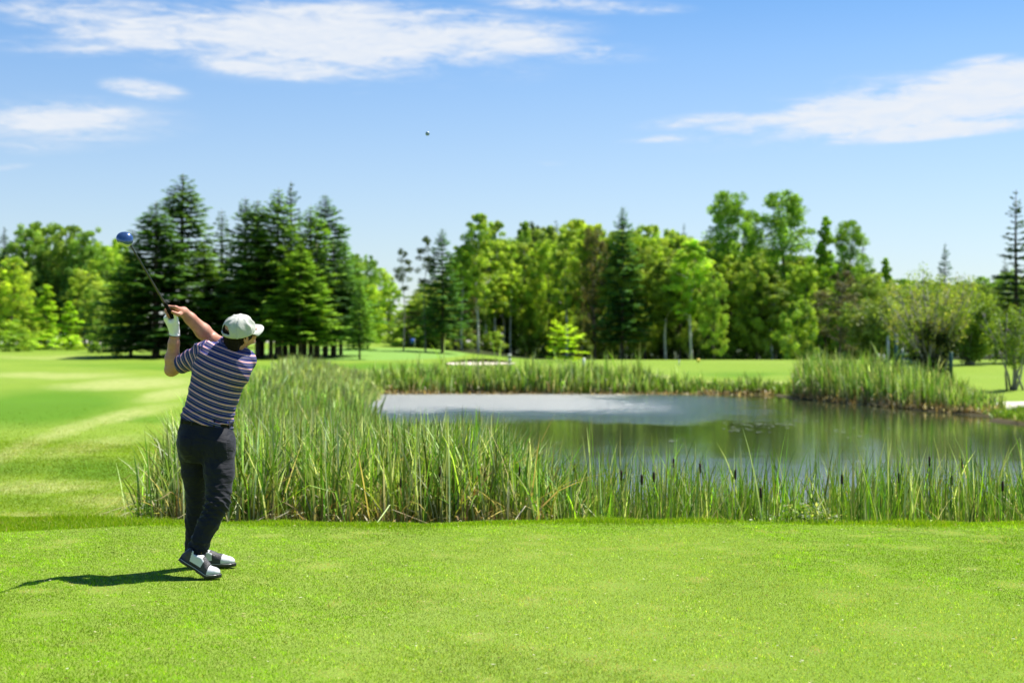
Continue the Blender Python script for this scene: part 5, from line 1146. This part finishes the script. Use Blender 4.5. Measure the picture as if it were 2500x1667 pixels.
# pale green shrubs beside it, and the young birch at the edge
def shrub(name, px, y, H, R, seed, n, label, cols, cat='shrub', nst=10, r0=.035, bark=PALEB, cl=.34, ls=.065, dens=60, lowcut=.25, keep=.7):
    x = (px-1176)/F*y; b = np.array([x, y, float(gz(x, y))]); e = empty(name, tuple(b), label, cat)
    parts, ends = shoots(seed, nst, H, R, r0, 4); v, f = merge(parts); mesh('branches', v, f, bark, parent=e); r = np.random.default_rng(seed+1); cen = []
    for q in ends:
        for p in q[1:]:
            if p[2] > H*lowcut and r.random() < keep: cen.append(np.array(p)+r.normal(0, .22, 3)*min(1, H/3))
    cen = np.array(cen); V, C = leafcloud(r, cen, np.full(len(cen), cl), dens, ls, cols, 1., .3); o = mesh('crown', V, np.arange(len(V)).reshape(-1, 4), LEAFT, col=C, smooth=False, parent=e); return e
YG = [(.14, .23, .03), (.18, .27, .035), (.11, .19, .03)]
shrub('leafy_shrub', 2020, 86, 4.3, 2.0, 21, 0, 'pale yellow green shrub left of the twiggy willow', [(.17, .25, .05), (.14, .22, .04), (.22, .28, .10)], nst=22, cl=.5, ls=.09, dens=110, lowcut=.15)
shrub('leafy_shrub', 2095, 92, 5.2, 2.2, 25, 0, 'taller light green shrub just behind the twiggy willow', [(.13, .22, .03), (.16, .25, .04)], nst=20, cl=.6, ls=.09, dens=110, lowcut=.25)
shrub('leafy_shrub', 2225, 88, 4.9, 2.0, 29, 0, 'yellow green shrub between twiggy willow and young birch', YG, nst=20, cl=.55, ls=.085, dens=110, lowcut=.12)
shrub('leafy_shrub', 2340, 96, 5.0, 2.6, 33, 0, 'mid green shrub behind the young birch at the right edge', [(.09, .17, .03), (.12, .2, .03)], nst=20, cl=.6, ls=.09, dens=110, lowcut=.05)
shrub('young_birch', 2325, 56, 4.1, 1.35, 37, 0, 'young birch with several slender pale trunks at the right edge', YG, 'tree', nst=9, r0=.042, bark=PALEB, cl=.26, ls=.05, dens=46, lowcut=.30, keep=.85)
tree('larch', 'sapling', 1297, 748, 100, 74, 'small bright yellow green sapling with tiered branches in front of the dark wood', (1.7, 1.6, 1), None, 'sapling')
x, y = scatter([(-30, 133), (-30, 137), (-40, 140), (-60, 150), (-60, 144)], 1, 1)

# ------------------------------------------------------------------ bunker, stakes, flag, bench and posts
b = land(1100, 838, 60, 140); b = np.array([(1100-1176)/F*88, 88, 0]); b[2] = gz(b[0], b[1])
rx, ry = 2.15, 1.7; na = 40; V = [(0, 0, .035)]
for ring_, (sc_, dz) in enumerate(((.5, .04), (1, .0))):
    for i in range(na):
        a = 2*math.pi*i/na; w_ = 1+.08*math.sin(3*a+1); x = rx*sc_*w_*math.cos(a); y = ry*sc_*w_*math.sin(a); V.append((x, y, float(gz(b[0]+x, b[1]+y))-b[2]+.02+dz+.12*(y/ry+1)*.5))
Fq = [[1+i, 1+(i+1) % na, 1+na+(i+1) % na, 1+na+i][::-1] for i in range(na)]; Ft = [[0, 1+(i+1) % na, 1+i][::-1] for i in range(na)]
tag(mesh('sand', np.array(V)+b, [np.array(Fq), np.array(Ft)], pm('bunker_sand', (.62, .55, .42), .9, noise=.1, nscale=4, bump=.4, bscale=12)), None, None, kind='structure')
x = rg.uniform(-2.1, 2.1, 5200); y = 1.2+rg.uniform(0, 1.1, 5200)-.5*(x/2.1)**2; h_ = .33*(1-(np.abs(x)/2.2)**2.5)
g9 = reeds(b[0]+x, b[1]+y, gz(b[0]+x, b[1]+y)-.02, h_+.06, np.full(len(x), .03), 41, [(.045, .075, .018), (.07, .10, .02), (.03, .05, .015)], .2, .3, .1, 3, .4)
reedbed('bunker_lip_grass', [g9])
WPL = pm('white_paint', (.75, .75, .74), .5); BPL = pm('dark_paint', (.03, .035, .04), .5)
def post(name, px, pyt, pyb, y, w, mat, label, cat, group=None):
    bx = (px-1176)/F*y; zb_ = float(gz(bx, y)); zt_ = CH-(pyt-HZ)/F*y; e = np.array([bx, y, zb_])
    v, q, t = tube([(bx, y, zb_-.05), (bx, y, zt_-.01), (bx, y, zt_)], [w/2, w/2, w*.38], 10); return tag(mesh(name, v, [q, t], mat, org=e), label, cat, group), e, zt_
# yardage stake with bands
e = root_at(1170.5, 80); zt_ = CH-(813-HZ)/F*80; st = empty('yardage_stake', tuple(e), 'white stake with dark bands standing by the sand bunker', 'stake'); h_ = zt_-e[2]
zs = np.linspace(-.03, h_, 8)
for i in range(7):
    v, q, t = tube([e+[0, 0, zs[i]], e+[0, 0, zs[i+1]]], [.085]*2 if i < 6 else [.10, .09], 10); mesh('band' if i < 6 else 'cap', v, [q, t], WPL if i % 2 == 0 else BPL, parent=st, org=e)
post('marker_stake', 1341, 822, 842, 84, .16, WPL, 'short white stake right of the yellow green sapling', 'stake')
post('marker_stake', 1560, 826, 842, 84, .06, WPL, 'thin low white stake at the left end of the raised tee', 'stake')
c = P(1604, 834, 90.); c[2] = float(gz(c[0], c[1]))+.12; yf = Field(c-.2, c+.2, .012); yf.ell(c, (.12, .12, .11), None, 0); yf.cone(c-[0, 0, .18], c, .05, .06, .03); V, Q = yf.nets()
tag(mesh('tee_marker', V, Q, pm('yellow_plastic', (.75, .60, .05), .4), org=c), 'small yellow tee marker on the mound in front of the wood', 'tee marker')
fl, e, zt_ = post('flagstick', 952.5, 777, 800, 142, .05, WPL, 'flagstick with a small blue flag on the putting green by the wood', 'flagstick'); fz = zt_
n_ = 8; V = np.array([(e[0]-.0-(i/n_)*.42, e[1]+.03*math.sin(i*1.1), fz-.02-j*.45-.03*i/n_) for i in range(n_+1) for j in (0, 1)]); Fq = np.array([(2*i, 2*i+1, 2*i+3, 2*i+2) for i in range(n_)])
fo = mesh('flag', V, Fq, pm('blue_flag_cloth', (.02, .10, .55), .7), parent=fl, org=e); mo = fo.modifiers.new('t', 'SOLIDIFY'); mo.thickness = .008
GPN = pm('dark_green_paint', (.012, .055, .035), .45); PGN = pm('pale_board', (.42, .46, .40), .6, noise=.15); LAV = pm('grey_blue_metal', (.28, .30, .36), .5)
post('green_post', 2184.5, 808, 878, 62, .16, GPN, 'dark green post standing just right of the willow foot', 'post')
post('tall_green_post', 2249, 765, 832, 100, .16, GPN, 'thin tall green post in front of the distant shrubs on the right', 'post')
post('grey_pole', 2039.6, 770, 845, 84, .16, LAV, 'grey blue pole between leaning boards and green frame', 'pole')
# green frame: two posts and a cross beam
y_ = 80; e = root_at(2062, y_); fr = empty('timber_stand', tuple(e), 'dark green wooden frame with a cross beam left of the willow', 'stand')
def pxp(px, py, y): return P(px, py, y)
v, q, t = box((pxp(2058.5, 803, y_)+pxp(2058.5, 767, y_))/2+np.array([0, 0, -.85]), (.17, .17, 2.6)); mesh('post', v, [q], GPN, parent=fr, org=e)
v, q, t = box(pxp(2072, 822, y_+1.6), (.16, .16, 1.1)); mesh('post', v, [q], GPN, parent=fr, org=e)
v, q, t = box(pxp(2082, 813.6, y_+.2), (1.15, .10, .13)); mesh('beam', v, [q], pm('lit_green_board', (.08, .16, .11), .5), parent=fr, org=e)
v, q, t = box(pxp(2108, 826, y_+.2), (.14, .14, 1.0)); mesh('post', v, [q], GPN, parent=fr, org=e)
# bench
y_ = 72; e = root_at(2105, y_); be = empty('park_bench', tuple(e), 'green slatted bench half hidden behind the reeds and the willow foot', 'bench'); SLAT = pm('green_slat', (.05, .13, .085), .5)
for k_, (dz, dy) in enumerate(((.86, .26), (.72, .23), (.58, .20))):
    v, q, t = box(e+[0, dy, dz], (1.45, .035, .10)); mesh('backrest_slat', v, [q], SLAT, parent=be, org=e)
for dy in (-.20, -.07, .06):
    v, q, t = box(e+[0, dy, .45], (1.45, .11, .035)); mesh('seat_slat', v, [q], PGN, parent=be, org=e)
for sx_ in (-.6, .6):
    v, f = merge([box(e+[sx_, -.2, .21], (.06, .06, .46)), box(e+[sx_, .20, .45], (.06, .06, .93)), box(e+[sx_, 0, .40], (.055, .42, .05))]); mesh('leg', v, [f[0]], GPN, parent=be, org=e)
# leaning boards (bag stand)
y_ = 80; e = root_at(2023, y_); ls = empty('bag_stand', tuple(e), 'stand of slanting pale boards with a dark green board between them', 'bag stand')
for (pa, pb, w_, mt_) in (((2016, 812), (2021, 850), .10, PGN), ((2028, 814), (2033, 846), .09, PGN), ((2021, 816), (2029, 852), .13, GPN)):
    A = pxp(*pa, y_); B_ = pxp(*pb, y_); A = A+[0, -.15, 0]; d = unit(A-B_); s_ = unit(np.cross(d, [0, 1., 0])); 
    v, q, t = box((A+B_)/2, (w_, .04, np.linalg.norm(A-B_)), np.stack([s_, np.cross(d, s_), d], 1)); mesh('board', v, [q], mt_, parent=ls, org=e)
# gravel path on the right
PV = []; PF = []
cl = [(24, 52.2), (19, 51.6), (16.2, 49.8), (15.9, 47.0), (16.4, 44.2), (17.6, 41.5), (19.5, 38)]
cl = [(31, 47), (24, 46.2), (19, 46.5), (17.0, 47.6), (16.2, 49.6), (15.6, 52), (14.0, 55)]
cl = np.array(cl); wds = [1.3, 1.3, 1.25, 1.15, 1.0, .7, .4]; tt_ = np.linspace(0, 6, 61); cx = np.interp(tt_, range(7), cl[:, 0]); cy = np.interp(tt_, range(7), cl[:, 1]); ww = np.interp(tt_, range(7), wds)
for it in range(6): cx[1:-1] = (cx[:-2]+cx[1:-1]*2+cx[2:])/4; cy[1:-1] = (cy[:-2]+cy[1:-1]*2+cy[2:])/4
d = np.gradient(np.stack([cx, cy], 1), axis=0); d /= np.linalg.norm(d, axis=1)[:, None]; nrm = np.stack([-d[:, 1], d[:, 0]], 1)
for i in range(61):
    for s_ in np.linspace(-1, 1, 7):
        x = cx[i]+nrm[i, 0]*ww[i]*s_; y = cy[i]+nrm[i, 1]*ww[i]*s_; PV.append((x, y, float(gz(x, y))+.03))
PF = [(i*7+j, i*7+j+1, (i+1)*7+j+1, (i+1)*7+j) for i in range(60) for j in range(6)]
tag(mesh('gravel_path', np.array(PV), np.array(PF), pm('pale_gravel', (.46, .43, .37), .95, noise=.15, nscale=3, bump=.6, bscale=30)), None, None, kind='structure')
